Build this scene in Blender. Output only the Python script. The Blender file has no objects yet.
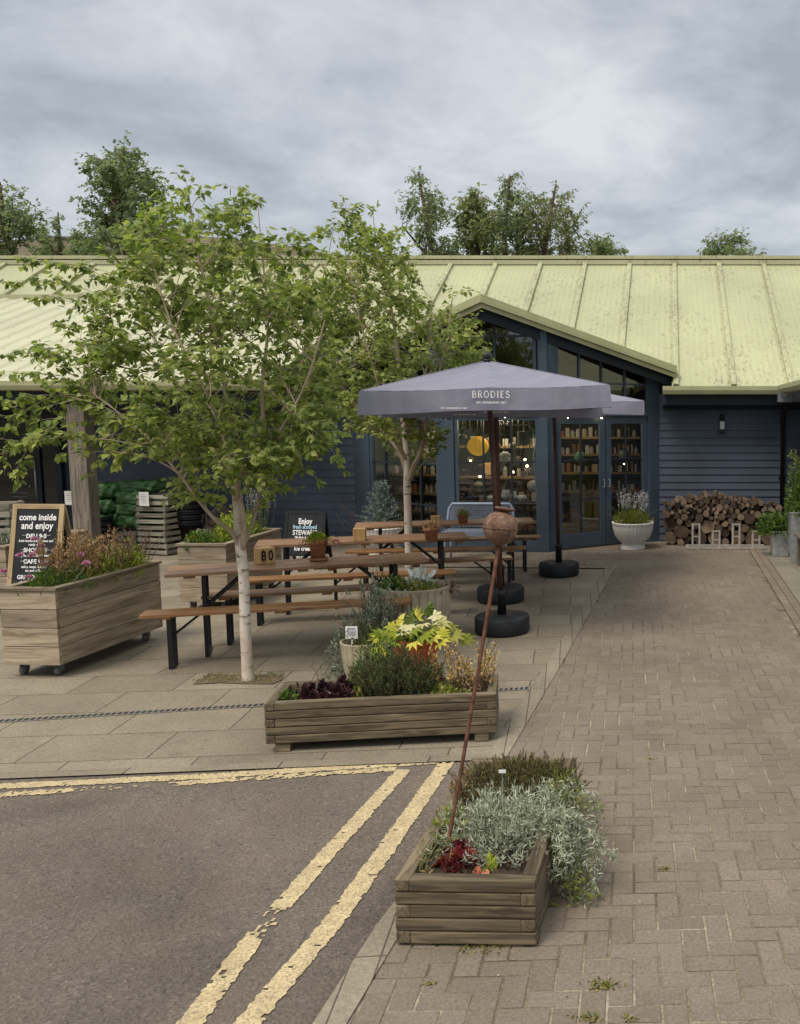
import bpy, bmesh, math, random
import numpy as np
from mathutils import Vector, Matrix
rng = np.random.default_rng(7)
random.seed(7)
SC = bpy.context.scene
COL = SC.collection
R = math.radians
# ------------------------------------------------------------------ camera model
H, F, PX, PY = 2.15, 930.0, 668.0, 512.0
PIT = math.atan(97/930)
CP, SP = math.cos(PIT), math.sin(PIT)
def ray(px, py):
    dx, dy = (px-PX)/F, (PY-py)/F
    return Vector((dx, CP+dy*SP, -SP+dy*CP))
def P(px, py, Y):
    d = ray(px, py); t = Y/d.y
    return Vector((d.x*t, Y, H+d.z*t))
def G(px, py, z=0.0):
    d = ray(px, py); t = (z-H)/d.z
    return Vector((d.x*t, d.y*t, z))
cam = bpy.data.cameras.new('camera'); co = bpy.data.objects.new('camera', cam); COL.objects.link(co)
co.location = (0, 0, H); co.rotation_euler = (math.pi/2-PIT, 0, 0)
cam.sensor_width = 36; cam.lens = F*36/1024; cam.shift_x = -(PX-400)/1024
cam.clip_start = .05; cam.clip_end = 3000
SC.camera = co

# ------------------------------------------------------------------ mesh builder
class MB:
    def __init__(s): s.v=[]; s.f=[]; s.g=[]; s.r=[]; s.m=[]; s.leaf=False
    def add(s, verts, faces, gco=None, rnd=None, mi=0):
        b = len(s.v)
        vv = [tuple(v) for v in verts]
        s.v += vv; s.f += [tuple(b+i for i in f) for f in faces]
        s.g += [tuple(x) for x in (gco if gco is not None else vv)]
        s.r += [random.random() if rnd is None else rnd]*len(vv)
        s.m += [mi]*len(faces)
    def box(s, c, size, rot=None, mi=0, taper=1.0):
        hx, hy, hz = (x/2 for x in size)
        loc = [Vector((x*hx*(taper if z>0 else 1), y*hy*(taper if z>0 else 1), z*hz)) for x in (-1,1) for y in (-1,1) for z in (-1,1)]
        ax = sorted(range(3), key=lambda i:-size[i])
        o = [random.random()*20 for _ in range(3)]
        g = [(p[ax[0]]+o[0], p[ax[1]]+o[1], p[ax[2]]+o[2]) for p in loc]
        c = Vector(c)
        pts = [(rot @ p if rot else p)+c for p in loc]
        s.add(pts, [(0,1,3,2),(4,6,7,5),(0,4,5,1),(2,3,7,6),(0,2,6,4),(1,5,7,3)], g, None, mi)
    def bar(s, a, b, w, d=None, up=Vector((0,0,1)), mi=0):
        a, b = Vector(a), Vector(b); x = (b-a); L = x.length; x.normalize()
        if abs(x.dot(up)) > .98: up = Vector((0,1,0)) if abs(x.y)<.9 else Vector((1,0,0))
        y = up.cross(x).normalized(); z = x.cross(y)
        s.box((a+b)/2, (L, w, d or w), Matrix((x,y,z)).transposed(), mi)
    def tube(s, pts, rad, n=8, cap=True, mi=0):
        pts = [Vector(p) for p in pts]
        if not hasattr(rad, '__len__'): rad = [rad]*len(pts)
        vs, fs, gs = [], [], []
        t = (pts[1]-pts[0]).normalized()
        u = Vector((1,0,0)) if abs(t.x)<.8 else Vector((0,1,0))
        u = (u-t*u.dot(t)).normalized(); acc = random.random()*10; o = random.random()*10
        for i, p in enumerate(pts):
            t = (pts[min(i+1,len(pts)-1)]-pts[max(i-1,0)])
            if t.length < 1e-9: t = Vector((0,0,1))
            t.normalize(); u = (u-t*u.dot(t)).normalized(); w = t.cross(u)
            if i: acc += (p-pts[i-1]).length
            for k in range(n):
                a = 2*math.pi*k/n
                vs.append(p+(u*math.cos(a)+w*math.sin(a))*rad[i]); gs.append((acc, o+rad[i]*math.cos(a), rad[i]*math.sin(a)))
        for i in range(len(pts)-1):
            for k in range(n):
                fs.append((i*n+k, i*n+(k+1)%n, (i+1)*n+(k+1)%n, (i+1)*n+k))
        if cap:
            fs.append(tuple(range(n))[::-1]); fs.append(tuple((len(pts)-1)*n+k for k in range(n)))
        s.add(vs, fs, gs, None, mi)
    def lathe(s, prof, n=24, c=(0,0,0), ribs=0, amp=0.0, mi=0, capb=True, capt=False, ribz=None):
        vs, fs = [], []; c = Vector(c)
        for j, (r, z) in enumerate(prof):
            for k in range(n):
                a = 2*math.pi*k/n
                rr = r*(1-(1.6*amp*max(0,math.cos(a*ribs))**3 if ribs and (ribz is None or ribz[0] <= z <= ribz[1]) else 0))
                vs.append(c+Vector((rr*math.cos(a), rr*math.sin(a), z)))
        for j in range(len(prof)-1):
            for k in range(n): fs.append((j*n+k, j*n+(k+1)%n, (j+1)*n+(k+1)%n, (j+1)*n+k))
        if capb: fs.append(tuple(range(n))[::-1])
        if capt: fs.append(tuple((len(prof)-1)*n+k for k in range(n)))
        s.add(vs, fs, None, None, mi)
    def sphere(s, c, r, n=12, m=8, sc=(1,1,1), mi=0, rnd=None):
        prof = [(math.sin(math.pi*j/m)*r+1e-5, -math.cos(math.pi*j/m)*r) for j in range(m+1)]
        vs, fs = [], []; c = Vector(c)
        for rr, z in prof:
            for k in range(n):
                a = 2*math.pi*k/n; vs.append(c+Vector((rr*math.cos(a)*sc[0], rr*math.sin(a)*sc[1], z*sc[2])))
        for j in range(m):
            for k in range(n): fs.append((j*n+k, j*n+(k+1)%n, (j+1)*n+(k+1)%n, (j+1)*n+k))
        s.add(vs, fs, None, rnd, mi)
    def prism(s, poly, vec, mi=0):
        poly = [Vector(p) for p in poly]; n = len(poly); vec = Vector(vec)
        vs = poly+[p+vec for p in poly]
        fs = [tuple(range(n))[::-1], tuple(range(n, 2*n))]+[(i,(i+1)%n,n+(i+1)%n,n+i) for i in range(n)]
        s.add(vs, fs, None, None, mi)
    def leaves(s, pos, d, nrm, L, W, shape, mi=0, rnd=None):
        pos, d, nrm = np.asarray(pos,float), np.asarray(d,float), np.asarray(nrm,float)
        if len(pos) == 0: return
        s.leaf = True
        d /= np.linalg.norm(d,axis=1,keepdims=True)+1e-9
        sd = np.cross(nrm, d); sd /= np.linalg.norm(sd,axis=1,keepdims=True)+1e-9
        nn = np.cross(d, sd)
        tv, tf = SHAPES[shape]; n = len(pos); k = len(tv)
        L = np.broadcast_to(L,(n,)); W = np.broadcast_to(W,(n,))
        V = pos[:,None,:]+d[:,None,:]*(tv[None,:,0:1]*L[:,None,None])+sd[:,None,:]*(tv[None,:,1:2]*W[:,None,None])+nn[:,None,:]*(tv[None,:,2:3]*L[:,None,None])
        b = len(s.v); V = V.reshape(-1,3)
        s.v += [tuple(x) for x in V.tolist()]; s.g += [tuple(x) for x in V.tolist()]
        rr = rng.random(n) if rnd is None else np.broadcast_to(rnd,(n,))
        s.r += np.repeat(rr,k).tolist()
        s.f += [tuple(b+i*k+j for j in f) for i in range(n) for f in tf]
        s.m += [mi]*(n*len(tf))
    def build(s, name, mats, parent=None, smooth=False, bevel=0, world=False):
        me = bpy.data.meshes.new(name)
        off = Vector((0,0,0))
        if world and parent is not None: off = parent.location
        vs = [(v[0]-off.x, v[1]-off.y, v[2]-off.z) for v in s.v]
        me.from_pydata(vs, [], s.f)
        a = me.attributes.new('gco','FLOAT_VECTOR','POINT'); a.data.foreach_set('vector', np.array(s.g,dtype=np.float32).ravel())
        a = me.attributes.new('rnd','FLOAT','POINT'); a.data.foreach_set('value', np.array(s.r,dtype=np.float32))
        for m in (mats if isinstance(mats,(list,tuple)) else [mats]): me.materials.append(m)
        me.polygons.foreach_set('material_index', s.m)
        if smooth: me.polygons.foreach_set('use_smooth', [True]*len(s.f))
        if not s.leaf and len(s.f) < 6000:
            bm = bmesh.new(); bm.from_mesh(me); bmesh.ops.recalc_face_normals(bm, faces=bm.faces); bm.to_mesh(me); bm.free()
        me.update()
        o = bpy.data.objects.new(name, me); COL.objects.link(o)
        if parent is not None: o.parent = parent
        if bevel:
            b = o.modifiers.new('bevel','BEVEL'); b.width = bevel; b.segments = 2; b.limit_method = 'ANGLE'
        return o
def A_(x): return np.array(x, float)
SHAPES = {
 'birch': (A_([(0,0,0),(.22,.40,.06),(.62,.30,.05),(1.05,0,-.04),(.62,-.30,.05),(.22,-.40,.06),(.5,0,-.03)]), [(0,6,1),(1,6,2),(2,6,3),(3,6,4),(4,6,5),(5,6,0)]),
 'simple': (A_([(0,0,0),(.45,.5,.1),(1,0,0),(.45,-.5,.1)]), [(0,3,2),(0,2,1)]),
 'blade': (A_([(0,.5,0),(.55,.35,.02),(1,0,-.06),(.55,-.35,.02),(0,-.5,0)]), [(0,4,3,1),(1,3,2)]),
 'clump': (A_([(0,0,0),(.2,.45,.1),(.5,.15,-.05),(.7,.5,.1),(1,.05,0),(.75,-.4,.08),(.45,-.1,-.05),(.3,-.5,.1)]), [(0,2,1),(2,4,3),(4,6,5),(6,0,7),(0,6,4,2)]),
 'petal': (A_([(0,0,0),(.4,.5,.12),(.9,.4,.1),(1,0,.06),(.9,-.4,.1),(.4,-.5,.12)]), [(0,3,2,1),(0,5,4,3)]),
}
def _palm():
    v = [(0.0,0,0)]; n = 7
    for i in range(n):
        a = R(-115+230*i/(n-1)); r = 1.0-.28*abs(i-3)/3
        v.append((.12+r*math.cos(a)*.9, r*math.sin(a)*.9, -.12*r))
        if i < n-1:
            a2 = a+R(115/(n-1)); v.append((.12+.43*math.cos(a2), .43*math.sin(a2), .05))
    f = [(0,i+1,i) for i in range(1,len(v)-1)]
    return A_(v), f
SHAPES['palm'] = _palm()
def _ruff():
    v = [(0,0,.0)]
    for i in range(13):
        a = R(-150+300*i/12); r = .5*(1+.12*math.cos(i*math.pi))
        v.append((.35+r*math.cos(a), r*math.sin(a), .12*(1 if i%2 else -1)))
    return A_(v), [(0,i+1,i) for i in range(1,13)]
SHAPES['ruff'] = _ruff()
def sweep(p0, p1, n=8, sag=0.0, bend=(0,0,0)):
    p0, p1, bend = Vector(p0), Vector(p1), Vector(bend)
    return [p0.lerp(p1,t)+bend*(4*t*(1-t))+Vector((0,0,-sag))*(4*t*(1-t)) for t in [i/(n-1) for i in range(n)]]
def setp(o, label=None, cat=None, group=None, kind=None):
    if label: o['label'] = label
    if cat: o['category'] = cat
    if group: o['group'] = group
    if kind: o['kind'] = kind
    return o
def thing(name, label, cat, loc=(0,0,0), rz=0.0, group=None):
    o = bpy.data.objects.new(name, None); COL.objects.link(o); o.empty_display_size = .1
    o.location = loc; o.rotation_euler = (0,0,rz)
    return setp(o, label, cat, group)
def dup(root, loc, rz=None, label=None, scale=None, keep=None):
    r = root.copy(); COL.objects.link(r); r.location = loc
    if rz is not None: r.rotation_euler = (root.rotation_euler[0], root.rotation_euler[1], rz)
    if scale: r.scale = scale
    if label: r['label'] = label
    for ch in list(root.children):
        c = ch.copy(); COL.objects.link(c); c.parent = r
        for g in list(ch.children):
            d = g.copy(); COL.objects.link(d); d.parent = c
    return r

# ------------------------------------------------------------------ materials
class NT:
    def __init__(s, name):
        s.m = bpy.data.materials.new(name); s.m.use_nodes = True
        s.t = s.m.node_tree; s.b = s.t.nodes['Principled BSDF']; s.o = s.t.nodes['Material Output']
    def n(s, typ, **kw):
        x = s.t.nodes.new(typ)
        for k, v in kw.items(): setattr(x, k, v)
        return x
    def l(s, a, b): s.t.links.new(a, b)
    def attr(s, name):
        a = s.n('ShaderNodeAttribute'); a.attribute_name = name; return a
    def gco(s, sc=(1,1,1)):
        a = s.attr('gco'); m = s.n('ShaderNodeMapping'); m.inputs['Scale'].default_value = sc
        s.l(a.outputs['Vector'], m.inputs['Vector']); return m.outputs['Vector']
    def obj(s, sc=(1,1,1), rot=(0,0,0)):
        a = s.n('ShaderNodeTexCoord'); m = s.n('ShaderNodeMapping'); m.inputs['Scale'].default_value = sc; m.inputs['Rotation'].default_value = rot
        s.l(a.outputs['Object'], m.inputs['Vector']); return m.outputs['Vector']
    def noise(s, vec, scale=5, detail=4, rough=.55, dist=0):
        x = s.n('ShaderNodeTexNoise'); x.inputs['Scale'].default_value = scale; x.inputs['Detail'].default_value = detail
        x.inputs['Roughness'].default_value = rough; x.inputs['Distortion'].default_value = dist
        s.l(vec, x.inputs['Vector']); return x.outputs['Fac']
    def vor(s, vec, scale=5, feat='F1', rand=1):
        x = s.n('ShaderNodeTexVoronoi'); x.feature = feat; x.inputs['Scale'].default_value = scale; x.inputs['Randomness'].default_value = rand
        s.l(vec, x.inputs['Vector']); return x
    def ramp(s, fac, stops, interp='LINEAR'):
        x = s.n('ShaderNodeValToRGB'); x.color_ramp.interpolation = interp
        e = x.color_ramp.elements
        while len(e) < len(stops): e.new(.5)
        for el, (p, c) in zip(e, stops):
            el.position = p; el.color = (*(c if hasattr(c,'__len__') else (c,c,c)), 1)
        s.l(fac, x.inputs['Fac']); return x.outputs['Color']
    def mix(s, fac, a, b, mode='MIX'):
        x = s.n('ShaderNodeMix', data_type='RGBA', blend_type=mode)
        for inp, v in ((x.inputs[0], fac), (x.inputs[6], a), (x.inputs[7], b)):
            if isinstance(v, (int,float)): inp.default_value = v
            elif isinstance(v, tuple): inp.default_value = (*v,1)
            else: s.l(v, inp)
        return x.outputs[2]
    def math(s, op, a, b=0.0):
        x = s.n('ShaderNodeMath', operation=op)
        for inp, v in ((x.inputs[0], a), (x.inputs[1], b)):
            if isinstance(v, (int,float)): inp.default_value = v
            else: s.l(v, inp)
        return x.outputs[0]
    def bump(s, h, strength=.3, dist=.01):
        x = s.n('ShaderNodeBump'); x.inputs['Strength'].default_value = strength; x.inputs['Distance'].default_value = dist
        s.l(h, x.inputs['Height']); s.l(x.outputs['Normal'], s.b.inputs['Normal'])
    def col(s, c): 
        if isinstance(c, tuple): s.b.inputs['Base Color'].default_value = (*c,1)
        else: s.l(c, s.b.inputs['Base Color'])
    def set(s, rough=.6, metal=0, spec=.3):
        s.b.inputs['Roughness'].default_value = rough; s.b.inputs['Metallic'].default_value = metal; s.b.inputs['Specular IOR Level'].default_value = spec
        return s.m
def paint(name, c, rough=.5, metal=0, var=.25, scale=6, bump=0, spec=.3):
    t = NT(name); n = t.noise(t.obj(), scale, 5)
    k = tuple(x*(1-var) for x in c); h = tuple(min(1,x*(1+var)) for x in c)
    t.col(t.ramp(n, [(.3,k),(.7,h)]))
    if bump: t.bump(t.noise(t.obj(), scale*6, 3), bump, .004)
    return t.set(rough, metal, spec)
def wood(name, dark, light, rough=.75, grain=1.0, rv=.35, bump=.35, knots=True, spec=.25):
    t = NT(name)
    g = t.noise(t.gco((2.2*grain,26*grain,26*grain)), 1.6, 6, .62, .8)
    g2 = t.noise(t.gco((1.2,3,3)), 1.7, 3)
    c = t.ramp(g, [(.34,tuple(x*.8 for x in dark)),(.42,dark),(.52,tuple((a+b)/2 for a,b in zip(dark,light))),(.68,light)])
    c = t.mix(t.ramp(g2,[(.35,0.0),(.75,.55)]), c, tuple(x*.55 for x in light), 'MIX')
    rr = t.ramp(t.attr('rnd').outputs['Fac'], [(0,1-rv),(1,1+rv*.35)])
    c = t.mix(1.0, c, rr, 'MULTIPLY')
    if knots:
        v = t.vor(t.gco((1.6,7,7)), 1.1)
        c = t.mix(t.ramp(v.outputs['Distance'],[(.03,.5),(.10,0.0)]), c, tuple(x*.35 for x in dark))
    t.col(c); t.bump(g, bump, .006)
    return t.set(rough, 0, spec)
def leafm(name, cols, trans=.3, rough=.5, spec=.35):
    t = NT(name); r = t.attr('rnd').outputs['Fac']
    n = len(cols); c = t.ramp(r, [((i+.5)/n if n>1 else .5, x) for i,x in enumerate(cols)])
    t.col(c); t.set(rough,0,spec)
    if trans:
        tr = t.n('ShaderNodeBsdfTranslucent'); mx = t.n('ShaderNodeMixShader'); mx.inputs[0].default_value = trans
        t.l(t.mix(1.0, c, (1.15,1.25,.7), 'MULTIPLY'), tr.inputs['Color']); t.l(t.b.outputs[0], mx.inputs[1]); t.l(tr.outputs[0], mx.inputs[2]); t.l(mx.outputs[0], t.o.inputs['Surface'])
    return t.m
def emit(name, c, s):
    t = NT(name); t.col(c); t.b.inputs['Emission Color'].default_value = (*c,1); t.b.inputs['Emission Strength'].default_value = s
    return t.set(.4)
def glass(name, tint=(.8,.85,.85), refl=.12):
    t = NT(name); a = t.n('ShaderNodeBsdfTransparent'); a.inputs[0].default_value = (*tint,1)
    g = t.n('ShaderNodeBsdfGlossy'); g.inputs['Roughness'].default_value = .03; g.inputs[0].default_value=(.9,.92,.95,1)
    fr = t.n('ShaderNodeFresnel'); gm = t.n('ShaderNodeNewGeometry'); t.l(t.math('SUBTRACT', 1.5, t.math('MULTIPLY', gm.outputs['Backfacing'], 1.5-1/1.5)), fr.inputs[0])
    mx = t.n('ShaderNodeMixShader'); t.l(t.math('ADD', fr.outputs[0], refl-.04), mx.inputs[0]); t.l(a.outputs[0], mx.inputs[1]); t.l(g.outputs[0], mx.inputs[2]); t.l(mx.outputs[0], t.o.inputs['Surface'])
    return t.m
M = {}
M['sleeper'] = wood('sleeper_timber', (.085,.066,.042), (.235,.185,.12), .85, .8)
M['sleeper_light'] = wood('planter_timber', (.2,.165,.115), (.42,.36,.27), .85, .8)
M['plank'] = wood('castor_planter_timber', (.27,.21,.145), (.52,.43,.32), .8, .6, .3)
M['rim'] = wood('rim_timber', (.20,.155,.105), (.40,.33,.24), .85, .8, .3)
M['top'] = wood('varnished_timber', (.19,.09,.045), (.46,.27,.155), .42, .7, .3, .15, spec=.5)
M['bench'] = wood('bench_timber', (.24,.10,.035), (.54,.29,.12), .42, .7, .3, .15, spec=.5)
M['post'] = wood('grey_post_timber', (.13,.11,.09), (.30,.26,.215), .85, .7, .2)
M['crate'] = wood('crate_timber', (.24,.22,.17), (.46,.43,.35), .85, .8, .4)
M['pine'] = wood('pine_frame_timber', (.33,.23,.12), (.55,.42,.25), .6, .8, .2, .1)
M['block'] = wood('block_timber', (.42,.25,.10), (.62,.42,.2), .55, .8, .15, .1, knots=False)
M['pole'] = wood('umbrella_pole_timber', (.05,.018,.012), (.12,.042,.028), .4, .7, .1, .1, knots=False, spec=.5)
M['shelf'] = wood('shelf_timber', (.35,.24,.12), (.55,.40,.22), .5, .8, .2, .1, knots=False)
M['black'] = paint('black_steel', (.014,.015,.017), .45, 0, .2)
M['base'] = paint('umbrella_base_plastic', (.022,.024,.027), .55, 0, .3, 9, .2)
M['bin'] = paint('black_plastic_tub', (.012,.013,.016), .4, 0, .3)
M['navy'] = paint('navy_board_paint', (.064,.081,.115), .5, 0, .25, 1.4)
M['navyL'] = paint('slate_blue_joinery_paint', (.056,.080,.110), .5, 0, .2, 1.6)
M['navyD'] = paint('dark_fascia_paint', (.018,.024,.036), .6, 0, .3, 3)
M['int'] = paint('dark_interior', (.045,.04,.036), .8)
M['gutter'] = paint('pale_yellow_gutter', (.37,.37,.21), .45, 0, .1, 3)
M['lead'] = paint('grey_beam_end', (.17,.18,.19), .7, 0, .2, 8)
M['glass'] = glass('window_glass', (.72,.76,.76), .09)
M['glass2'] = glass('gable_glass', (.35,.36,.33), .10)
M['galv'] = paint('galvanised_steel', (.42,.44,.45), .45, .6, .2, 14)
M['rackm'] = paint('rack_steel', (.42,.40,.36), .5, .3, .25, 20)
M['white'] = paint('white_glaze', (.68,.67,.63), .45, 0, .1, 5)
M['soil'] = paint('bark_soil', (.045,.032,.022), .95, 0, .6, 40, .8)
M['terra'] = paint('terracotta', (.27,.115,.06), .85, 0, .3, 12, .2)
M['terraR'] = paint('red_terracotta', (.42,.085,.03), .6, 0, .15, 8)
M['card'] = paint('white_card', (.75,.75,.74), .7, 0, .05)
M['chalk'] = paint('chalk_lettering', (.78,.79,.8), .9, 0, .08)
M['chalkb'] = paint('blue_chalk_lettering', (.40,.60,.75), .9, 0, .08)
M['slate'] = paint('blackboard', (.016,.018,.021), .65, 0, .35, 5)
M['ink'] = paint('black_ink', (.012,.011,.01), .7)
M['lettw'] = paint('white_print', (.8,.8,.8), .7, 0, .03)
M['wheel'] = paint('grey_castor', (.16,.16,.16), .5, .2)
M['twig'] = paint('brown_twig', (.10,.07,.045), .8)
M['stem'] = paint('green_stem', (.12,.15,.05), .7)
M['bluemesh'] = paint('blue_grey_mesh_metal', (.27,.32,.42), .5, .1, .12, 9)

def m_fabric():
    t = NT('grey_canopy_fabric'); v = t.gco()
    n = t.noise(v, 2.2, 4); c = t.ramp(n, [(.3,(.255,.262,.345)),(.7,(.305,.312,.405))])
    w = t.noise(t.gco((9,1,1)), 1.2, 3)
    c = t.mix(.25, c, t.ramp(w,[(.35,(.23,.23,.28)),(.65,(.36,.36,.43))]))
    t.col(c); t.bump(t.noise(v, 2.6, 4, .5, .8), .4, .04); m = t.set(.85,0,.15)
    tr = t.n('ShaderNodeBsdfTranslucent'); mx = t.n('ShaderNodeMixShader'); mx.inputs[0].default_value = .25
    t.l(c, tr.inputs[0]); t.l(t.b.outputs[0], mx.inputs[1]); t.l(tr.outputs[0], mx.inputs[2]); t.l(mx.outputs[0], t.o.inputs[0])
    return m
M['fabric'] = m_fabric()
def m_rust():
    t = NT('rusty_steel'); v = t.obj()
    n = t.noise(v, 16, 6, .7); n2 = t.noise(v, 60, 3)
    c = t.ramp(n, [(.3,(.075,.042,.03)),(.5,(.155,.09,.062)),(.7,(.25,.17,.125))])
    c = t.mix(t.ramp(n2,[(.5,0.0),(.75,.5)]), c, (.36,.24,.17))
    t.col(c); t.bump(n2, .5, .004); return t.set(.9,.1,.2)
M['rust'] = m_rust()
def m_rod():
    t = NT('rusty_rod'); n = t.noise(t.obj(), 30, 5)
    t.col(t.ramp(n,[(.3,(.07,.03,.02)),(.7,(.18,.085,.055))])); return t.set(.8,.1,.2)
M['rod'] = m_rod()
def m_fluted(name, dark, light):
    t = NT(name); v = t.obj(); n = t.noise(v, 7, 5); n2 = t.noise(v, 70, 2)
    c = t.ramp(n, [(.3,dark),(.7,light)]); c = t.mix(.35, c, t.ramp(n2,[(.3,dark),(.7,light)]))
    t.col(c); t.bump(n2,.4,.004); return t.set(.9,0,.15)
M['stone'] = m_fluted('cast_stone', (.26,.215,.145), (.50,.44,.33))
def m_birch():
    t = NT('birch_bark'); v = t.gco((1,1,1))
    n = t.noise(t.gco((26,7,7)), 1.0, 5, .6); n2 = t.noise(v, 3, 3)
    c = t.ramp(n2, [(.3,(.50,.40,.32)),(.65,(.70,.64,.57))])
    c = t.mix(t.ramp(n,[(.565,0.0),(.63,.9)]), c, (.12,.09,.07))
    c = t.mix(t.ramp(t.noise(t.gco((8,14,14)),1.6,4),[(.52,0.0),(.72,.6)]), c, (.33,.25,.18))
    t.col(c); t.bump(n,.3,.004); return t.set(.7,0,.2)
M['birch'] = m_birch()
def m_twigbirch():
    t = NT('birch_branch_bark'); n = t.noise(t.gco((5,20,20)), 1.5, 3)
    t.col(t.ramp(n,[(.3,(.24,.185,.13)),(.7,(.48,.40,.30))])); return t.set(.75,0,.2)
M['branch'] = m_twigbirch()
def m_bark():
    t = NT('log_bark'); n = t.noise(t.obj((1,1,1)), 18, 5)
    r = t.ramp(t.attr('rnd').outputs['Fac'], [(0,.6),(1,1.4)])
    t.col(t.mix(1.0, t.ramp(n,[(.3,(.035,.025,.02)),(.7,(.16,.125,.1))]), r, 'MULTIPLY')); t.bump(n,.6,.01); return t.set(.95,0,.1)
M['bark'] = m_bark()
def m_logend():
    t = NT('cut_log_end'); v = t.gco(); 
    w = t.n('ShaderNodeTexWave', wave_type='RINGS', rings_direction='SPHERICAL'); w.inputs['Scale'].default_value = 22; w.inputs['Distortion'].default_value = 3.5; w.inputs['Detail'].default_value = 3
    t.l(v, w.inputs['Vector']); n = t.noise(t.obj(), 9, 4)
    c = t.ramp(n, [(.3,(.09,.062,.045)),(.7,(.29,.215,.15))])
    c = t.mix(.3, c, t.ramp(w.outputs['Fac'],[(.2,(.1,.065,.045)),(.8,(.4,.3,.21))]))
    r = t.ramp(t.attr('rnd').outputs['Fac'], [(0,.3),(1,1.05)])
    t.col(t.mix(1.0, c, r, 'MULTIPLY')); t.bump(w.outputs['Fac'],.2,.003); return t.set(.9,0,.1)
M['logend'] = m_logend()
def m_roof(name, base, rib=True, dots=False):
    t = NT(name); g = t.n('ShaderNodeNewGeometry'); pos = g.outputs['Position']
    sep = t.n('ShaderNodeSeparateXYZ'); t.l(pos, sep.inputs[0])
    mp = t.n('ShaderNodeMapping'); mp.inputs['Scale'].default_value = (1,.22,.22); t.l(pos, mp.inputs['Vector'])
    st = t.noise(mp.outputs[0], 5, 5, .65)
    big = t.noise(pos, .55, 4)
    c = t.ramp(big, [(.3,tuple(x*.86 for x in base)),(.7,tuple(x*1.1 for x in base))])
    c = t.mix(t.ramp(st,[(.50,0.0),(.75,.5)]), c, (.36,.35,.22))
    mq = t.n('ShaderNodeMapping'); mq.inputs['Scale'].default_value = (1,.42,.42); t.l(pos, mq.inputs['Vector']); sp = t.noise(mq.outputs[0], 19, 5, .75); ms = t.noise(pos, .9, 3)
    fx = t.math('FRACT', t.math('MULTIPLY', t.math('SUBTRACT', sep.outputs['X'], 2.02-.943*30), 1/.943)); sd_ = t.math('MINIMUM', fx, t.math('SUBTRACT', 1.0, fx)); near = t.math('MAXIMUM', t.math('SUBTRACT', 1.0, t.math('MULTIPLY', sd_, 7.0)), 0.0)
    amt = t.math('ADD', t.math('ADD', sp, t.math('MULTIPLY', ms, .30)), t.math('MULTIPLY', near, .075))
    if not dots: c = t.mix(t.ramp(amt,[(.725,0.0),(.785,.8)]), c, (.23,.215,.135))
    if dots:
        x = t.math('FRACT', t.math('MULTIPLY', sep.outputs['X'], 1/.34)); y = t.math('FRACT', t.math('MULTIPLY', sep.outputs['Y'], 1/.62))
        dx = t.math('MULTIPLY', t.math('ABSOLUTE', t.math('SUBTRACT', x, .5)), .34); dy = t.math('MULTIPLY', t.math('ABSOLUTE', t.math('SUBTRACT', y, .5)), .62)
        d = t.math('LESS_THAN', t.math('ADD', dx, t.math('MULTIPLY', dy, .6)), .02)
        c = t.mix(d, c, (.17,.17,.12))
    t.col(c)
    if rib:
        s = t.math('SINE', t.math('MULTIPLY', sep.outputs['X'], 2*math.pi/.105)); t.bump(s, .35, .012)
    return t.set(.5,0,.3)
M['roof'] = m_roof('weathered_yellow_roof', (.385,.395,.235))
M['canopyroof'] = m_roof('pale_corrugated_roof', (.45,.445,.31), False, True)
M['ridge'] = m_roof('roof_cap', (.42,.415,.265), False)
def m_road():
    t = NT('worn_asphalt'); v = t.obj()
    vo = t.vor(v, 62); n = t.noise(v, 1.1, 5, .6); n2 = t.noise(v, 170, 2); n3 = t.noise(v, 46, 6, .75, .6); n5 = t.noise(v, 2.6, 4)
    c = t.ramp(n, [(.3,(.165,.139,.118)),(.7,(.225,.190,.16))])
    c = t.mix(t.ramp(n3,[(.38,.8),(.44,0.0)]), c, (.07,.058,.049))
    c = t.mix(t.ramp(vo.outputs['Color'],[(.62,0.0),(.9,.75)]), c, (.29,.24,.205))
    c = t.mix(t.ramp(n5,[(.45,0.0),(.72,.45)]), c, (.23,.175,.135)); n6 = t.noise(v, .55, 5, .6, 1.0); c = t.mix(1.0, c, t.ramp(n6,[(.35,.78),(.5,1.0),(.7,1.12)]), 'MULTIPLY')
    c = t.mix(t.ramp(n2,[(.66,0.0),(.75,.7)]), c, (.36,.32,.29))
    t.col(c); t.bump(t.math('ADD', n3, t.math('MULTIPLY', vo.outputs['Distance'], .6)), 1.0, .02); return t.set(.9,0,.2)
M['road'] = m_road()
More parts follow.
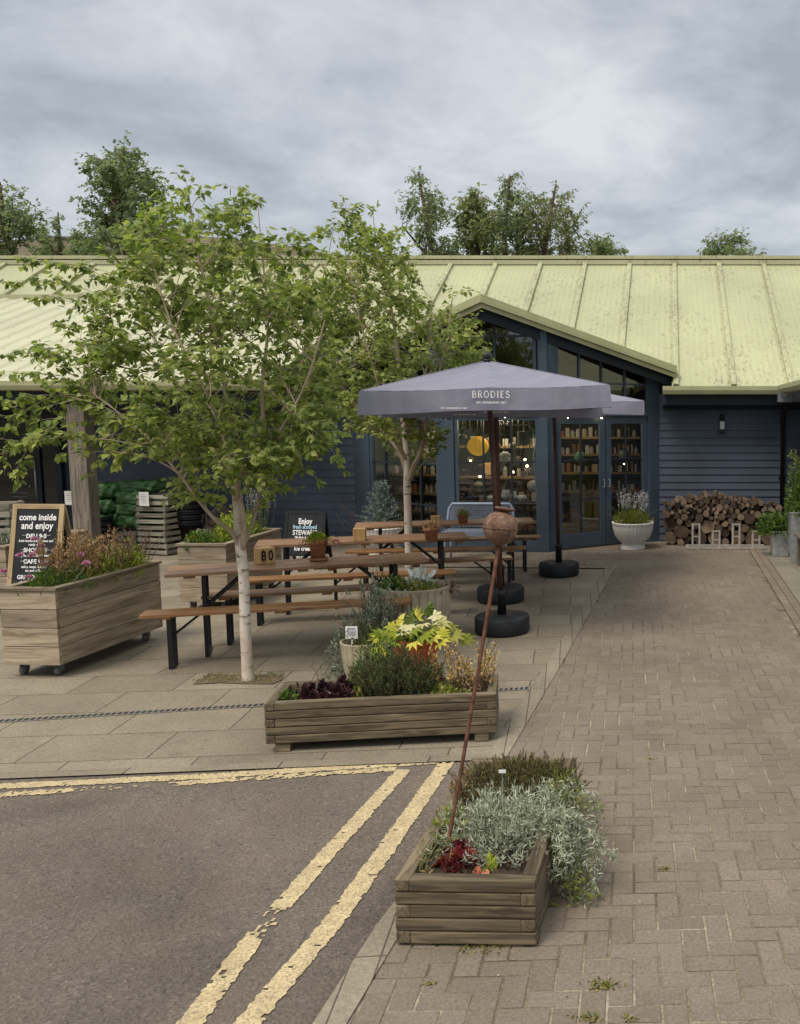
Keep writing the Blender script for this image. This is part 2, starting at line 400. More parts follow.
def m_brick(name, w, h, mort, c1, c2, cm, off, rot, stain=.5, dark=(.05,.045,.035), bumpd=.006, freq=2, joints=None, dist=0.0):
    t = NT(name); v = t.obj((1,1,1), (0,0,rot))
    if dist:
        nz = t.n('ShaderNodeTexNoise'); nz.inputs['Scale'].default_value = 1.3; t.l(v, nz.inputs['Vector'])
        vm = t.n('ShaderNodeVectorMath', operation='SCALE'); vm.inputs['Scale'].default_value = dist; t.l(nz.outputs['Color'], vm.inputs[0])
        va = t.n('ShaderNodeVectorMath', operation='ADD'); t.l(v, va.inputs[0]); t.l(vm.outputs[0], va.inputs[1]); v = va.outputs[0]
    b = t.n('ShaderNodeTexBrick'); b.offset = off; b.offset_frequency = freq
    b.inputs['Scale'].default_value = 1; b.inputs['Brick Width'].default_value = w; b.inputs['Row Height'].default_value = h; b.inputs['Mortar Size'].default_value = mort; b.inputs['Mortar Smooth'].default_value = .3; b.inputs['Bias'].default_value = 0
    b.inputs['Color1'].default_value = (*c1,1); b.inputs['Color2'].default_value = (*c2,1); b.inputs['Mortar'].default_value = (*cm,1)
    t.l(v, b.inputs['Vector'])
    n = t.noise(v, .8, 5, .6); n2 = t.noise(v, 60, 4, .7); n3 = t.noise(v, 7, 4)
    c = b.outputs['Color']
    if joints:
        sp_ = t.n('ShaderNodeSeparateXYZ'); t.l(v, sp_.inputs[0])
        fr = t.math('ABSOLUTE', t.math('SUBTRACT', t.math('FRACT', t.math('ADD', t.math('MULTIPLY', sp_.outputs['Y'], 1/h), .5)), .5))
        head = t.math('MULTIPLY', t.math('GREATER_THAN', fr, mort*1.25/h), b.outputs['Fac'])
        c = t.mix(t.math('MULTIPLY', head, t.ramp(t.noise(v, 1.7, 5),[(.36,.1),(.62,.95)])), c, joints)
    c = t.mix(1.0, c, t.ramp(n2,[(.25,.62),(.75,1.3)]), 'MULTIPLY')
    n4 = t.noise(v, 150, 2); c = t.mix(t.ramp(n4,[(.66,0.0),(.78,.6)]), c, tuple(min(1,x*2) for x in c2))
    c = t.mix(1.0, c, t.ramp(n,[(.3,1-.3*stain),(.7,1+.16*stain)]), 'MULTIPLY')
    c = t.mix(t.ramp(n3,[(.62,0.0),(.82,.3*stain)]), c, dark)
    t.col(c); h_ = t.math('SUBTRACT', t.math('MULTIPLY', n2, .25), b.outputs['Fac']); t.bump(h_, .6, bumpd); return t.set(.88,0,.2)
M['brickpave'] = m_brick('brown_brick_paving', .205, .103, .006, (.20,.155,.112), (.245,.192,.142), (.165,.128,.093), .5, R(-2), .5, joints=(.43,.37,.275), dist=.012)
def m_block():
    t = NT('brown_block_paver'); v = t.obj(); r = t.attr('rnd').outputs['Fac']
    c = t.ramp(r, [(0,(.183,.149,.117)),(.3,(.197,.161,.127)),(.75,(.206,.169,.134)),(1,(.22,.182,.146))])
    n2 = t.noise(v, 75, 5, .75); n = t.noise(v, .7, 5, .6); n3 = t.noise(v, 5, 5, .65); n4 = t.noise(v, 190, 2)
    c = t.mix(1.0, c, t.ramp(n2,[(.25,.6),(.75,1.35)]), 'MULTIPLY'); c = t.mix(1.0, c, t.ramp(n,[(.3,.84),(.7,1.13)]), 'MULTIPLY')
    c = t.mix(t.ramp(n3,[(.55,0.0),(.8,.4)]), c, (.10,.08,.058)); c = t.mix(t.ramp(n4,[(.66,0.0),(.76,.7)]), c, (.42,.36,.29))
    t.col(c); t.bump(n2,.7,.005); return t.set(.88,0,.2)
M['block_paver'] = m_block()
def m_sand():
    t = NT('sandy_joint'); v = t.obj(); n = t.noise(v, 2.1, 6, .7); n2 = t.noise(v, 60, 4, .7)
    c = t.ramp(n, [(.32,(.10,.08,.058)),(.5,(.21,.175,.125)),(.68,(.42,.365,.275))]); c = t.mix(1.0, c, t.ramp(n2,[(.3,.5),(.7,1.3)]), 'MULTIPLY')
    t.col(c); return t.set(.95,0,.1)
M['sand'] = m_sand()
M['flags'] = m_brick('sandstone_flags', .78, .50, .006, (.225,.192,.145), (.29,.25,.19), (.12,.10,.075), .42, R(-6), .9, bumpd=.008, dist=.03)
M['conc'] = m_brick('grey_concrete_paving', .9, .6, .006, (.22,.205,.165), (.26,.24,.19), (.12,.11,.09), .5, 0, .8)
M['kerb'] = m_brick('pale_kerb_stone', .11, .9, .004, (.22,.19,.148), (.27,.235,.18), (.10,.085,.065), .0, R(-6), .9)
M['kerb2'] = m_brick('long_kerb_stone', .9, 3, .006, (.235,.20,.152), (.27,.23,.175), (.10,.085,.065), .0, R(-6), .9)
M['strip'] = m_brick('lengthwise_brick_strip', .1, .21, .006, (.2,.165,.125), (.25,.205,.16), (.10,.085,.065), .0, 0, .6)
def m_yellow():
    t = NT('worn_yellow_paint'); v = t.obj(); n = t.noise(v, 14, 6, .7); n2 = t.noise(v, 90, 3)
    c = t.ramp(n, [(.3,(.41,.325,.18)),(.65,(.60,.49,.285))])
    c = t.mix(t.ramp(n2,[(.47,0.0),(.62,.8)]), c, (.22,.18,.135)); c = t.mix(t.ramp(t.noise(v, 5, 5, .65),[(.5,0.0),(.75,.55)]), c, (.27,.21,.13))
    t.col(c); t.bump(n2,.4,.004); return t.set(.8,0,.2)
M['yellow'] = m_yellow()
M['ground'] = paint('distant_ground', (.10,.11,.06), .95, 0, .3, .2)
M['grate'] = paint('drain_slot_metal', (.03,.03,.03), .6)
M['hill'] = paint('moorland_hill', (.13,.105,.075), .95, 0, .35, .02)
L_ = leafm
M['l_birch'] = L_('birch_leaf', [(.12,.165,.048),(.20,.26,.065),(.27,.335,.085),(.37,.41,.125)], .5, .45)
M['l_birch2'] = L_('young_birch_leaf', [(.13,.175,.048),(.215,.27,.065),(.28,.335,.085),(.37,.405,.12)], .5, .45)
M['l_far'] = L_('far_tree_leaf', [(.13,.165,.095),(.20,.245,.135),(.28,.325,.185)], .55, .6)  # leaf tones paled, distance haze put into the colour
M['l_farO'] = L_('olive_far_leaf', [(.14,.155,.085),(.21,.23,.115),(.29,.305,.16)], .55, .6)  # olive tones, likewise paled with haze in the colour
M['l_green'] = L_('fresh_green_leaf', [(.05,.10,.02),(.10,.17,.03),(.17,.25,.045)], .3)
M['l_lime'] = L_('lime_leaf', [(.16,.22,.03),(.28,.34,.04),(.42,.46,.06)], .3)
M['l_dark'] = L_('dark_evergreen_leaf', [(.04,.055,.018),(.07,.09,.028),(.12,.135,.045)], .25)
M['l_heather'] = L_('heather_foliage', [(.06,.062,.018),(.11,.11,.03),(.17,.155,.045),(.13,.09,.04)], .25)
M['l_silver'] = L_('silver_foliage', [(.23,.245,.18),(.37,.395,.30),(.52,.55,.44)], .15, .7)
M['l_silver2'] = L_('grey_green_foliage', [(.10,.13,.095),(.19,.225,.165),(.30,.33,.25)], .15, .7)
M['l_white'] = L_('white_felt_leaf', [(.50,.53,.49),(.66,.69,.66),(.78,.8,.77)], .1, .8)
M['l_purple'] = L_('purple_leaf', [(.028,.012,.017),(.055,.02,.03),(.10,.04,.05)], .15, .4)
M['l_red'] = L_('crimson_leaf', [(.09,.012,.018),(.2,.028,.035),(.35,.07,.055)], .2, .4)
M['l_gold'] = L_('dry_golden_seed', [(.33,.20,.07),(.50,.34,.13),(.62,.47,.22)], .2, .8)
M['l_tan'] = L_('tan_dry_flower', [(.26,.15,.075),(.40,.25,.13),(.52,.37,.22)], .2, .8)
M['l_var'] = L_('variegated_leaf', [(.20,.27,.03),(.50,.50,.07),(.68,.62,.12),(.74,.68,.20)], .3, .4)
M['l_cream'] = L_('cream_leaf', [(.62,.58,.30),(.78,.74,.5)], .25, .4)
M['l_blue'] = L_('blue_spruce_needle', [(.10,.15,.14),(.20,.27,.255),(.34,.42,.40)], .1, .7)
M['l_yelg'] = L_('yellow_green_leaf', [(.12,.16,.03),(.24,.27,.05),(.36,.36,.09)], .3)
M['f_pink'] = L_('pink_petal', [(.50,.21,.38),(.62,.31,.49)], .2, .7)
M['f_lav'] = L_('lavender_spike', [(.26,.25,.33),(.42,.40,.46),(.56,.55,.55)], .1, .8)
M['f_heath'] = L_('dusky_flower_spray', [(.17,.10,.09),(.27,.17,.15),(.36,.24,.2)], .2, .8)
M['f_yellow'] = L_('yellow_petal', [(.7,.5,.02),(.8,.62,.05)], .2, .6)
M['chip'] = L_('bark_chip', [(.04,.022,.015),(.09,.05,.032),(.15,.085,.055)], 0, .95)
M['f_orange'] = L_('orange_petal', [(.5,.16,.03),(.62,.25,.06)], .2, .6)
M['bagg'] = paint('green_plastic_bag', (.06,.15,.05), .38, 0, .35, 7, .9, .5)
# ------------------------------------------------------------------ the ground
def sheet(name, poly, z, mat):
    b = MB(); b.add([(p[0],p[1],z) for p in poly], [tuple(range(len(poly)))])
    o = b.build(name, mat); o['kind'] = 'structure'; return o
sheet('ground', [(-900,-900),(900,-900),(900,900),(-900,900)], -.016, M['ground'])
sheet('road', [(-40,-12),(1,-12),(1,6.6),(-40,6.6)], -.008, M['road'])
k0, k1 = G(0,776), G(492,757)          # front edge of the patio
kd = (k1-k0)/(k1.x-k0.x)
kl = k0-kd*(k0.x+30)
ek = [G(318,1060), G(333,1020), G(392,925), G(455,840), G(497,757), G(552,668), G(610,568)]   # left edge of the brick path
e0 = ek[1]+(ek[1]-ek[2])*6
sheet('patio_paving', [(kl.x,kl.y),(k1.x,k1.y),(ek[5].x,ek[5].y),(ek[6].x,ek[6].y),(ek[6].x,13.02),(-6,13.02),(-6,16.2),(-30,16.2)], -.004, M['flags'])
def brick_path(poly, rot, U=.1):
    b = MB(); b.add([(p[0],p[1],-.002) for p in poly], [tuple(range(len(poly)))])
    xs = [p[0] for p in poly]; ys = [max(p[1],1.2) for p in poly]; ca, sa = math.cos(rot), math.sin(rot)
    def inside(x,y):
        c = False; j = len(poly)-1
        for i in range(len(poly)):
            xi,yi = poly[i]; xj,yj = poly[j]
            if (yi>y)!=(yj>y) and x < (xj-xi)*(y-yi)/(yj-yi)+xi: c = not c
            j = i
        return c
    for i in range(-95,60):
        for j in range(-5,185):
            c = (i-j)%4
            if c not in (0,3): continue
            w, h = (2,1) if c == 0 else (1,2)
            cx, cy = (i+w/2)*U, (j+h/2)*U; x, y = cx*ca-cy*sa, cx*sa+cy*ca
            if y < 1.2 or not inside(x,y): continue
            g = .0035+random.uniform(0,.002); z = .0025+random.gauss(0,.0006); da = rot+random.gauss(0,.006); k0, k1 = math.cos(da), math.sin(da); vs = []
            tx, ty = random.gauss(0,.0025), random.gauss(0,.0025)
            for e, zz in ((g,-.0035),(g+.004,0)):
                for sx, sy in ((-1,-1),(1,-1),(1,1),(-1,1)):
                    u, v = sx*(w*U/2-e), sy*(h*U/2-e); vs.append((x+u*k0-v*k1, y+u*k1+v*k0, z+zz+u*tx+v*ty))
            b.add(vs, [(4,5,6,7),(0,1,5,4),(1,2,6,5),(2,3,7,6),(3,0,4,7)], None, None, 1)
    b.leaf = True
    o = b.build('brick_path', [M['sand'],M['block_paver']]); o['kind'] = 'structure'
brick_path([(e0.x,e0.y)]+[(p.x,p.y) for p in ek[1:]]+[(ek[6].x,13.02),(-6,13.02),(-6,16.3),(1.29,16.3),(1.29,e0.y)], R(2.2))
sheet('drain_strip', [(1.294,-4),(1.52,-4),(1.52,16.3),(1.294,16.3)], .004, M['strip'])
sheet('concrete_paving', [(1.524,-4),(14,-4),(14,16.3),(1.524,16.3)], -.004, M['conc'])
def ribbon(name, pts, w0, w1, z, mat):
    b = MB(); n = len(pts)
    for i in range(n-1):
        p, q = pts[i], pts[i+1]; d = (q-p).normalized(); s = Vector((-d.y,d.x,0))
        a = w0+(w1-w0)*i/max(1,n-1); c = w0+(w1-w0)*(i+1)/max(1,n-1)
        b.add([(p.x+s.x*a/2,p.y+s.y*a/2,z),(p.x-s.x*a/2,p.y-s.y*a/2,z),(q.x-s.x*c/2,q.y-s.y*c/2,z),(q.x+s.x*c/2,q.y+s.y*c/2,z)], [(0,1,2,3)])
    o = b.build(name, mat); o['kind'] = 'structure'; return o
ribbon('kerb', [e0]+ek[1:5], .12, .12, .0085, M['kerb'])
ribbon('edging_strip', ek[4:7], .13, .13, .0085, M['kerb'])
ribbon('edging_strip', [ek[6], Vector((-6,ek[6].y+.25,0))], .16, .16, .0125, M['kerb'])
ribbon('kerb', [kl, k1], .10, .10, .003, M['kerb2'])
# slotted drain across the flags
d0, d1 = G(-40,723.5), G(538,687.5)
ribbon('drain_channel', [d0, d1], .075, .075, .0, paint('drain_frame', (.2,.19,.165), .7, .1, .15, 20))
b = MB(); dv = (d1-d0); n = int(dv.length/.04); dd = dv.normalized(); sd = Vector((-dd.y,dd.x,0))
for i in range(n):
    p = d0+dd*(i*.04); b.add([(p+dd*x+sd*y+Vector((0,0,.004))) for x,y in ((0,-.022),(.02,-.022),(.028,.022),(.008,.022))], [(0,1,2,3)])
o = b.build('drain_slots', M['grate']); o['kind'] = 'structure'
# double yellow lines, worn and ragged
def yline(name, pts, w, gaps=(), ragged=.012, flake=0.0):
    b = MB(); segs = []
    L = sum((pts[i+1]-pts[i]).length for i in range(len(pts)-1)); n = int(L/.011)
    def at(s):
        for i in range(len(pts)-1):
            l = (pts[i+1]-pts[i]).length
            if s <= l or i == len(pts)-2: return pts[i].lerp(pts[i+1], s/l), (pts[i+1]-pts[i]).normalized()
            s -= l
    NL = 5; off = [0.0]*(NL+1); prev = None; ph = [[random.uniform(0,6.3) for _ in range(4)] for _ in range(NL)]
    for i in range(n+1):
        s = L*i/n; p, d = at(s); sv = Vector((-d.y,d.x,0)); f = s/L
        for k in (0,NL): off[k] = off[k]*.45+random.gauss(0,ragged*.5)
        for k in range(1,NL): off[k] = off[k]*.6+random.gauss(0,.003)
        row = [p+sv*((k/NL-.5)*w+off[k]) for k in range(NL+1)]
        for k in range(NL):
            q = ph[k]; nz = math.sin(s*31+q[0])+math.sin(s*73+q[1])*.8+math.sin(s*140+q[2])*.6+.5*math.sin(s*11+k*.9)
            th = 2.62-flake*14-(.25 if k in (0,NL-1) else 0)
            for g0, g1, sev in gaps:
                e = min(f-g0, g1-f)*L
                if e > 0: th -= sev*min(1,e/.08)*3.2
            if prev is not None and nz < th: b.add([(v.x,v.y,-.003) for v in (prev[k+1],prev[k],row[k],row[k+1])], [(0,1,2,3)], None, .5)
        prev = row
    o = b.build(name, M['yellow']); o['kind'] = 'structure'; return o
yline('yellow_line', [G(232,1045), G(249,1020), G(330,925), G(385,850), G(447,761)], .098, (), .0065, .010)
yline('yellow_line', [G(172,1045), G(192,1020), G(255,935), G(330,850), G(404,769)], .092, ((.255,.385,.95),(.1,.2,.22)), .0065, .01)
yline('yellow_line', [G(-60,788.5), G(200,776), G(455,759.5)], .085, ((.86,1.01,.5),), .009, .02)
yline('yellow_line', [G(-60,798), G(110,787), G(270,776.5), G(396,768.5)], .07, ((.26,.52,.95),(.6,.85,.35),(.05,.2,.3)), .014, .06)
# earth pits under the birches
def pit(px, py, hw, hd):
    c = G(px,py); b = MB(); n = 14
    pts = [(c.x+hw*x+random.gauss(0,.02), c.y+hd*y+random.gauss(0,.02), .003) for x,y in [(-1,-1),(-.4,-1.05),(.3,-1),(1,-1),(1.02,0),(1,1),(0,1.04),(-1,1)]]
    b.add(pts, [tuple(range(len(pts)))]); o = b.build('tree_pit', paint('dry_earth',(.15,.115,.075),.95,0,.45,30,.8)); o['kind'] = 'structure'
    g = MB(); k = 260; q = np.stack([c.x+rng.uniform(-1,1,k)*hw, c.y+rng.uniform(-1,1,k)*hd, np.full(k,.004)],1)
    g.leaves(q, np.stack([rng.normal(0,.7,k),rng.normal(0,.7,k),rng.uniform(.15,.9,k)],1), rng.normal(0,1,(k,3)), rng.uniform(.02,.06,k), .006, 'simple')
    o = g.build('dry_grass', L_('dry_grass_blade',[(.16,.15,.05),(.28,.25,.1),(.36,.31,.16)],.2)); setp(o, kind='stuff')
pit(241,679,.33,.14)
# moss and weeds in the joints
g = MB()
for px,py,r,k in ((602,986,.035,120),(590,1019,.03,60),(630,1020,.02,40),(665,870,.02,30),(474,950,.05,60),(500,948,.04,50),(470,945,.03,40),(430,985,.02,24),(548,905,.04,70),(556,880,.05,70),(650,760,.02,20)):
    c = G(px,py); q = np.stack([c.x+rng.normal(0,r*.8,k), c.y+rng.normal(0,r*.45,k), np.full(k,.002)],1)
    g.leaves(q, np.stack([rng.normal(0,1,k),rng.normal(0,1,k),rng.uniform(.2,1,k)],1), rng.normal(0,1,(k,3)), rng.uniform(.008,.022,k), .01, 'simple')
setp(g.build('moss', L_('moss_tuft',[(.09,.1,.02),(.2,.2,.04),(.26,.23,.08)],.1)), kind='stuff')
g = MB(); k = 420
q = np.stack([rng.uniform(-.9,1.6,k), rng.uniform(3,13,k), np.full(k,.003)],1)
g.leaves(q, np.stack([rng.normal(0,1,k),rng.normal(0,1,k),rng.normal(0,.12,k)],1), np.tile([0,0,1.0],(k,1))+rng.normal(0,.2,(k,3)), rng.uniform(.006,.02,k), rng.uniform(.004,.012,k), 'simple')
setp(g.build('leaf_litter', L_('litter_scrap',[(.04,.03,.02),(.11,.08,.05),(.5,.45,.36)],0,.9)), kind='stuff')
# distant moor behind the roof
b = MB(); prof = [P(x,y,420) for x,y in ((-900,250),(-500,236),(-200,233),(0,241),(60,236),(120,238),(200,236),(245,240),(290,246),(340,256),(420,275),(620,300),(900,310))]
for p, q in zip(prof, prof[1:]):
    for f0, f1, y0, y1 in ((0,.35,330,352),(.35,.75,352,385),(.75,1,385,420)):
        b.add([(p.x,y0,p.z*f0),(q.x,y0,q.z*f0),(q.x,y1,q.z*f1),(p.x,y1,p.z*f1)], [(0,1,2,3)])
    b.add([(p.x,420,p.z),(q.x,420,q.z),(q.x,600,0),(p.x,600,0)], [(0,1,2,3)])
setp(b.build('hill', M['hill']), kind='structure')

# ------------------------------------------------------------------ the shop building
YW = 15.8
fa, fb_, fc = G(443,552), G(546,552), G(656,541)
XC = (fa.x+fb_.x)/2; YF = fa.y
hw = (fb_.x-fa.x)/2; HW = fc.x-XC
pA, pB, pC, pD = Vector((XC-hw,YF,0)), Vector((XC+hw,YF,0)), Vector((XC+HW,YW,0)), Vector((XC-HW,YW,0))
shop = thing('shop_building', 'long single storey navy clapboard shop with pale yellow metal roof and glazed gabled entrance bay', 'building', (XC,YF,0))
def B(b, name, mat, bevel=0, parent=shop, smooth=False): 
    o = b.build(name, mat, None, smooth, bevel); 
    o.parent = parent
    off = shop.location
    for v in o.data.vertices: v.co -= off
    return o
def boards(p0, p1, z0, z1, pitch=.128, top=None):
    """overlapping weatherboards on the wall line p0 -> p1 (outside is on the right hand of p0->p1)"""
    b = MB(); u = (p1-p0).normalized(); n = Vector((u.y,-u.x,0)); L = (p1-p0).length
    z = z0; i = 0
    while z < z1-1e-6:
        h = min(pitch, z1-z); lo, hi = .026, .006
        vs = []
        for uu in (0, L):
            q = p0+u*uu
            vs += [q-n*.05+Vector((0,0,z)), q+n*lo+Vector((0,0,z)), q+n*(lo-.002)+Vector((0,0,z+.012)), q+n*hi+Vector((0,0,z+h)), q-n*.05+Vector((0,0,z+h))]
        b.add(vs, [(0,1,6,5),(1,2,7,6),(2,3,8,7),(3,4,9,8),(0,4,3,2,1),(5,6,7,8,9)])
        z += h
    return b
B(boards(pC+Vector((.06,0,0)), Vector((2.38,YW,0)), .02, 2.5, .125), 'wall', M['navy'])
B(boards(Vector((-17,YW,0)), pD-Vector((.06,0,0)), .02, 3.15, .135), 'wall', M['navy'])
B(boards(Vector((2.38,YW,0)), Vector((2.38,9,0)), .02, 2.45, .125), 'wall', M['navy'])
b = MB(); b.box((-3, 24.6, 2), (30, .2, 4)); B(b, 'back_wall', M['navy'])
# main roof
ze = P(700,391,15.3).z+.05; Ye = 15.3
Yr = 20.3; zr = P(400,257,Yr).z-.09; sl = (zr-ze)/(Yr-Ye)
def zm(y): return ze+(y-Ye)*sl
b = MB()
X0, X1 = -26.0, 12.0
zg = P(487,296,13.75).z; EW = HW+.33; Ya, Yb = YF-.62, YW-.28
gs = (zg-P(672,369,Yb).z)/EW
yv = Ye+(zg-ze)/sl; yn = Ye+max(0,(zg-gs*EW-ze)/sl)
xl, xr2 = XC-EW+.06, XC+EW-.06
b.prism([(X0,Ye,ze),(xl,Ye,ze),(xl,yn,zm(yn)),(XC,yv,zm(yv)),(xr2,yn,zm(yn)),(xr2,Ye,ze),(X1,Ye,ze),(X1,Yr,zr),(X0,Yr,zr)], (0,0,-.1))
b.prism([(X0,Yr,zr-.002),(X0,Yr+5,zr-5*sl),(X0,Yr+5,zr-5*sl-.1),(X0,Yr,zr-.1)], (X1-X0,0,0))
x = 2.02-.943*30
while x < X1:
    ys = Ye+.02 if not (xl < x < xr2) else max(Ye+.02, Ye+(zg-gs*abs(x-XC)-ze)/sl-.05)
    b.bar((x,ys,zm(ys)+.03), (x,Yr-.06,zr+.03-.06*sl), .085, .06); x += .943
B(b, 'roof', M['roof'])
b = MB(); b.bar((X0,Yr,zr+.06), (X1,Yr,zr+.06), .34, .07); b.bar((X0,Yr-.2,zr-.055), (X1,Yr-.2,zr-.055), .04, .09); B(b, 'ridge_cap', M['ridge'])
# gutter + fascia of the right hand wall
b = MB(); xe = pC.x+.12
def gutter(b, a, c, r=.075):
    a, c = Vector(a), Vector(c); d = (c-a).normalized(); s = Vector((d.y,-d.x,0))
    prof = [(-.06,0.06),(-.06,-.05),(.0,-.085),(.06,-.07),(.085,-.01),(.085,.055),(.075,.055),(.07,-.005),(.05,-.055),(0,-.07),(-.045,-.04),(-.045,.06)]
    b.prism([a+s*x+Vector((0,0,z)) for x,z in prof], c-a)
gutter(b, (xe,Ye-.06,ze-.03), (1.78,Ye-.06,ze-.03)); B(b, 'gutter', M['gutter'])
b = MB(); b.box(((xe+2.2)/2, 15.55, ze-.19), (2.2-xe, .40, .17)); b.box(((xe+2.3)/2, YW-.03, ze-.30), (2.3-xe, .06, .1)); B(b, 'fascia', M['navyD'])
b = MB(); b.box((1.89, 15.22, ze-.10), (.22,.3,.27)); b.box((2.21, 15.25, ze-.13), (.42,.2,.2)); B(b, 'beam_end', M['lead'], .008)
b = MB(); gutter(b, (1.86,15.05,ze-.02), (1.86,6,ze-.02)); o = B(b, 'gutter', M['gutter'])
b = MB()   # roof of the right wing, meeting the main roof along a valley
b.add([(1.86,5,ze+.02),(1.86,Ye,ze+.02),(7.36,Ye+5.5,ze+.02+5.5*sl),(7.36,5,ze+.02+5.5*sl)], [(0,1,2,3)])
B(b, 'wing_roof', M['roof'])
b = MB(); b.tube([(1.95,15.45,ze-.2),(1.95,15.52,ze-.32),(1.93,15.7,ze-.42),(1.93,15.7,.05)], .036, 10); 
for z in (2.05,1.1): b.box((1.93,15.735,z), (.11,.07,.04))
B(b, 'downpipe', M['black'], 0, shop, True)
# left hand canopy on timber posts
Yc = 13.55; zc = P(40,384,Yc).z+.02; xr_ = pD.x-.5
kk = (H-P(0,301,1).z)*-1; Yj = (ze-Ye*sl-H)/(kk-sl); zj = zm(Yj)+.035
b = MB(); n = int((xr_+26)/.021); tv = []; x = -26.0; k = 0
NX = int((xr_+26)/.0425)
top = []
for i in range(NX+1):
    x = -26+i*(xr_+26)/NX; ph = i%8
    h = (0,0,0,0,.028,.032,.028,0)[ph]
    top.append((x,h))
vs = [];
for x,h in top: vs += [(x,Yc,zc+h),(x,Yj,zj+h)]
b.add(vs, [(2*i,2*i+2,2*i+3,2*i+1) for i in range(NX)])
b.box((xr_-.01,(Yc+Yj)/2,0),(.001,.001,.001))
b.add([(-26,Yc,zc-.03),(xr_,Yc,zc-.03),(xr_,Yj,zj-.03),(-26,Yj,zj-.03)], [(3,2,1,0)])
B(b, 'canopy_roof', M['canopyroof'])
b = MB(); b.bar((-26,Yj,zj+.03),(xr_,Yj,zj+.03),.03,.12); B(b, 'canopy_flashing', M['ridge'])
b = MB(); gutter(b, (-26,Yc-.05,zc-.035), (xr_+.03,Yc-.05,zc-.035)); B(b, 'gutter', M['gutter'])
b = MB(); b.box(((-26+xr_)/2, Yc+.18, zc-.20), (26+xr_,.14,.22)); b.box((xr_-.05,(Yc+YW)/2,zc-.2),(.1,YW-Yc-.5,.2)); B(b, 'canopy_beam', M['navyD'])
b = MB(); b.prism([(xr_-.03,Yc+.1,zc-.05),(xr_-.03,YW+1.5,zc-.05),(xr_-.03,YW+1.5,zc+(YW+1.5-Yc)*(zj-zc)/(Yj-Yc)-.06)], (.025,0,0)); B(b, 'canopy_cheek', M['navyD'])
for px in (83.5,):
    c = G(88,560); xx = P(px,470,Yc+.18).x
    b = MB(); b.box((xx, Yc+.18, (zc-.31)/2), (.265,.25,zc-.31)); B(b, 'porch_post', M['post'], .012)
b = MB(); b.box((-15.5, Yc+.18, (zc-.31)/2), (.265,.25,zc-.31)); B(b, 'porch_post', M['post'], .012)
# gabled bay roof, its verges swept back from a forward apex
b = MB(); bt = MB()
for s in (-1,1):
    ap = Vector((XC,Ya,zg)); en = Vector((XC+s*EW,Yb,zg-gs*EW))
    apb = Vector((XC,19.0,zg)); enb = Vector((XC+s*EW,19.0,zg-gs*EW)); dn = Vector((0,0,-.07))
    vs = [ap,en,enb,apb,ap+dn,en+dn,enb+dn,apb+dn]
    b.add(vs, [(0,1,2,3),(1,5,6,2)]); b.add(vs, [(4,7,6,5)], None, None, 1)
    d = (en-ap); fw = Vector((d.y*s,-d.x*s,0)).normalized()
    # moulded yellow verge: three stepped strips
    for (o1,z0,z1) in ((.05,-.02,.045),(.075,-.075,-.02),(.03,-.15,-.075)):
        bt.prism([ap+Vector((0,-o1*1.1,z0)), ap+Vector((0,-o1*1.1,z1)), en+fw*o1+Vector((0,0,z1)), en+fw*o1+Vector((0,0,z0))], Vector((0,.06+o1,0)) )
B(b, 'gable_roof', [M['roof'],M['int']]); B(bt, 'gable_verge', M['gutter'])
b = MB()
for s in (-1,1):
    ap = Vector((XC,Ya+.12,zg-.15)); en = Vector((XC+s*EW*.985,Yb+.1,zg-gs*EW*.985-.15))
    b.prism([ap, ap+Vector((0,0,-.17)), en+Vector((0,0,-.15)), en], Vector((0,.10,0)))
B(b, 'gable_fascia', M['navyD'])
def ztop(p): return zg-gs*abs(p.x-XC)-.14
class Face:
    """one wall of the bay: local u along it, z up, d outwards"""
    def __init__(s, p, q): s.p, s.q = p, q; s.u = (q-p).normalized(); s.n = Vector((s.u.y,-s.u.x,0)); s.L = (q-p).length
    def pt(s, u, z, d=0): return s.p+s.u*u+s.n*d+Vector((0,0,z))
    def box(s, b, u0, u1, z0, z1, d0, d1, mi=0):
        b.box(s.pt((u0+u1)/2,(z0+z1)/2,(d0+d1)/2), (u1-u0,d1-d0,z1-z0), Matrix((s.u,-s.n,Vector((0,0,1)))).transposed(), mi)
    def poly(s, b, uz, d0, d1, mi=0): b.prism([s.pt(u,z,d0) for u,z in uz], s.n*(d1-d0), mi)
    def top(s, u): return ztop(s.pt(u,0))
    def upx(s, px):           # distance along the face of the photo column px
        k = (px-PX)/F; a = s.p; cy = CP
        best = min((abs((PX+F*(lambda q: q.x/(q.y*CP-(1.2-H)*SP))(s.pt(t*s.L,0)))-px), t*s.L) for t in [i/400 for i in range(401)])
        return best[1]
Fr, Fl, Fm = Face(pB,pC), Face(pD,pA), Face(pA,pB)
HD = 2.13      # door / window head
def glazing(face, name, u0, u1, z0, z1, vs, hs, fw=.06, mw=.024, mat='navyL', pane='glass', tops=None, parent=shop):
    fr = MB()
    face.box(fr, u0, u0+fw, z0, z1, -.05, .03); face.box(fr, u1-fw, u1, z0, z1, -.05, .03)
    face.box(fr, u0+fw, u1-fw, z0, z0+fw, -.05, .028); face.box(fr, u0+fw, u1-fw, z1-fw, z1, -.05, .028)
    for v in vs: face.box(fr, v-mw/2, v+mw/2, z0+fw, z1-fw, -.03, .018, 1)
    for h in hs: face.box(fr, u0+fw, u1-fw, h-mw/2, h+mw/2, -.028, .014, 1)
    o = B(fr, name, [M[mat],M['navyD']])
    p = MB(); face.box(p, u0+fw*.6, u1-fw*.6, z0+fw*.6, z1-fw*.6, -.012, -.006); pp = B(p, 'pane', M[pane]); pp.parent = o
    return o
def zpx(py, face, u): q = face.pt(u,0); return P(400,py,q.y).z
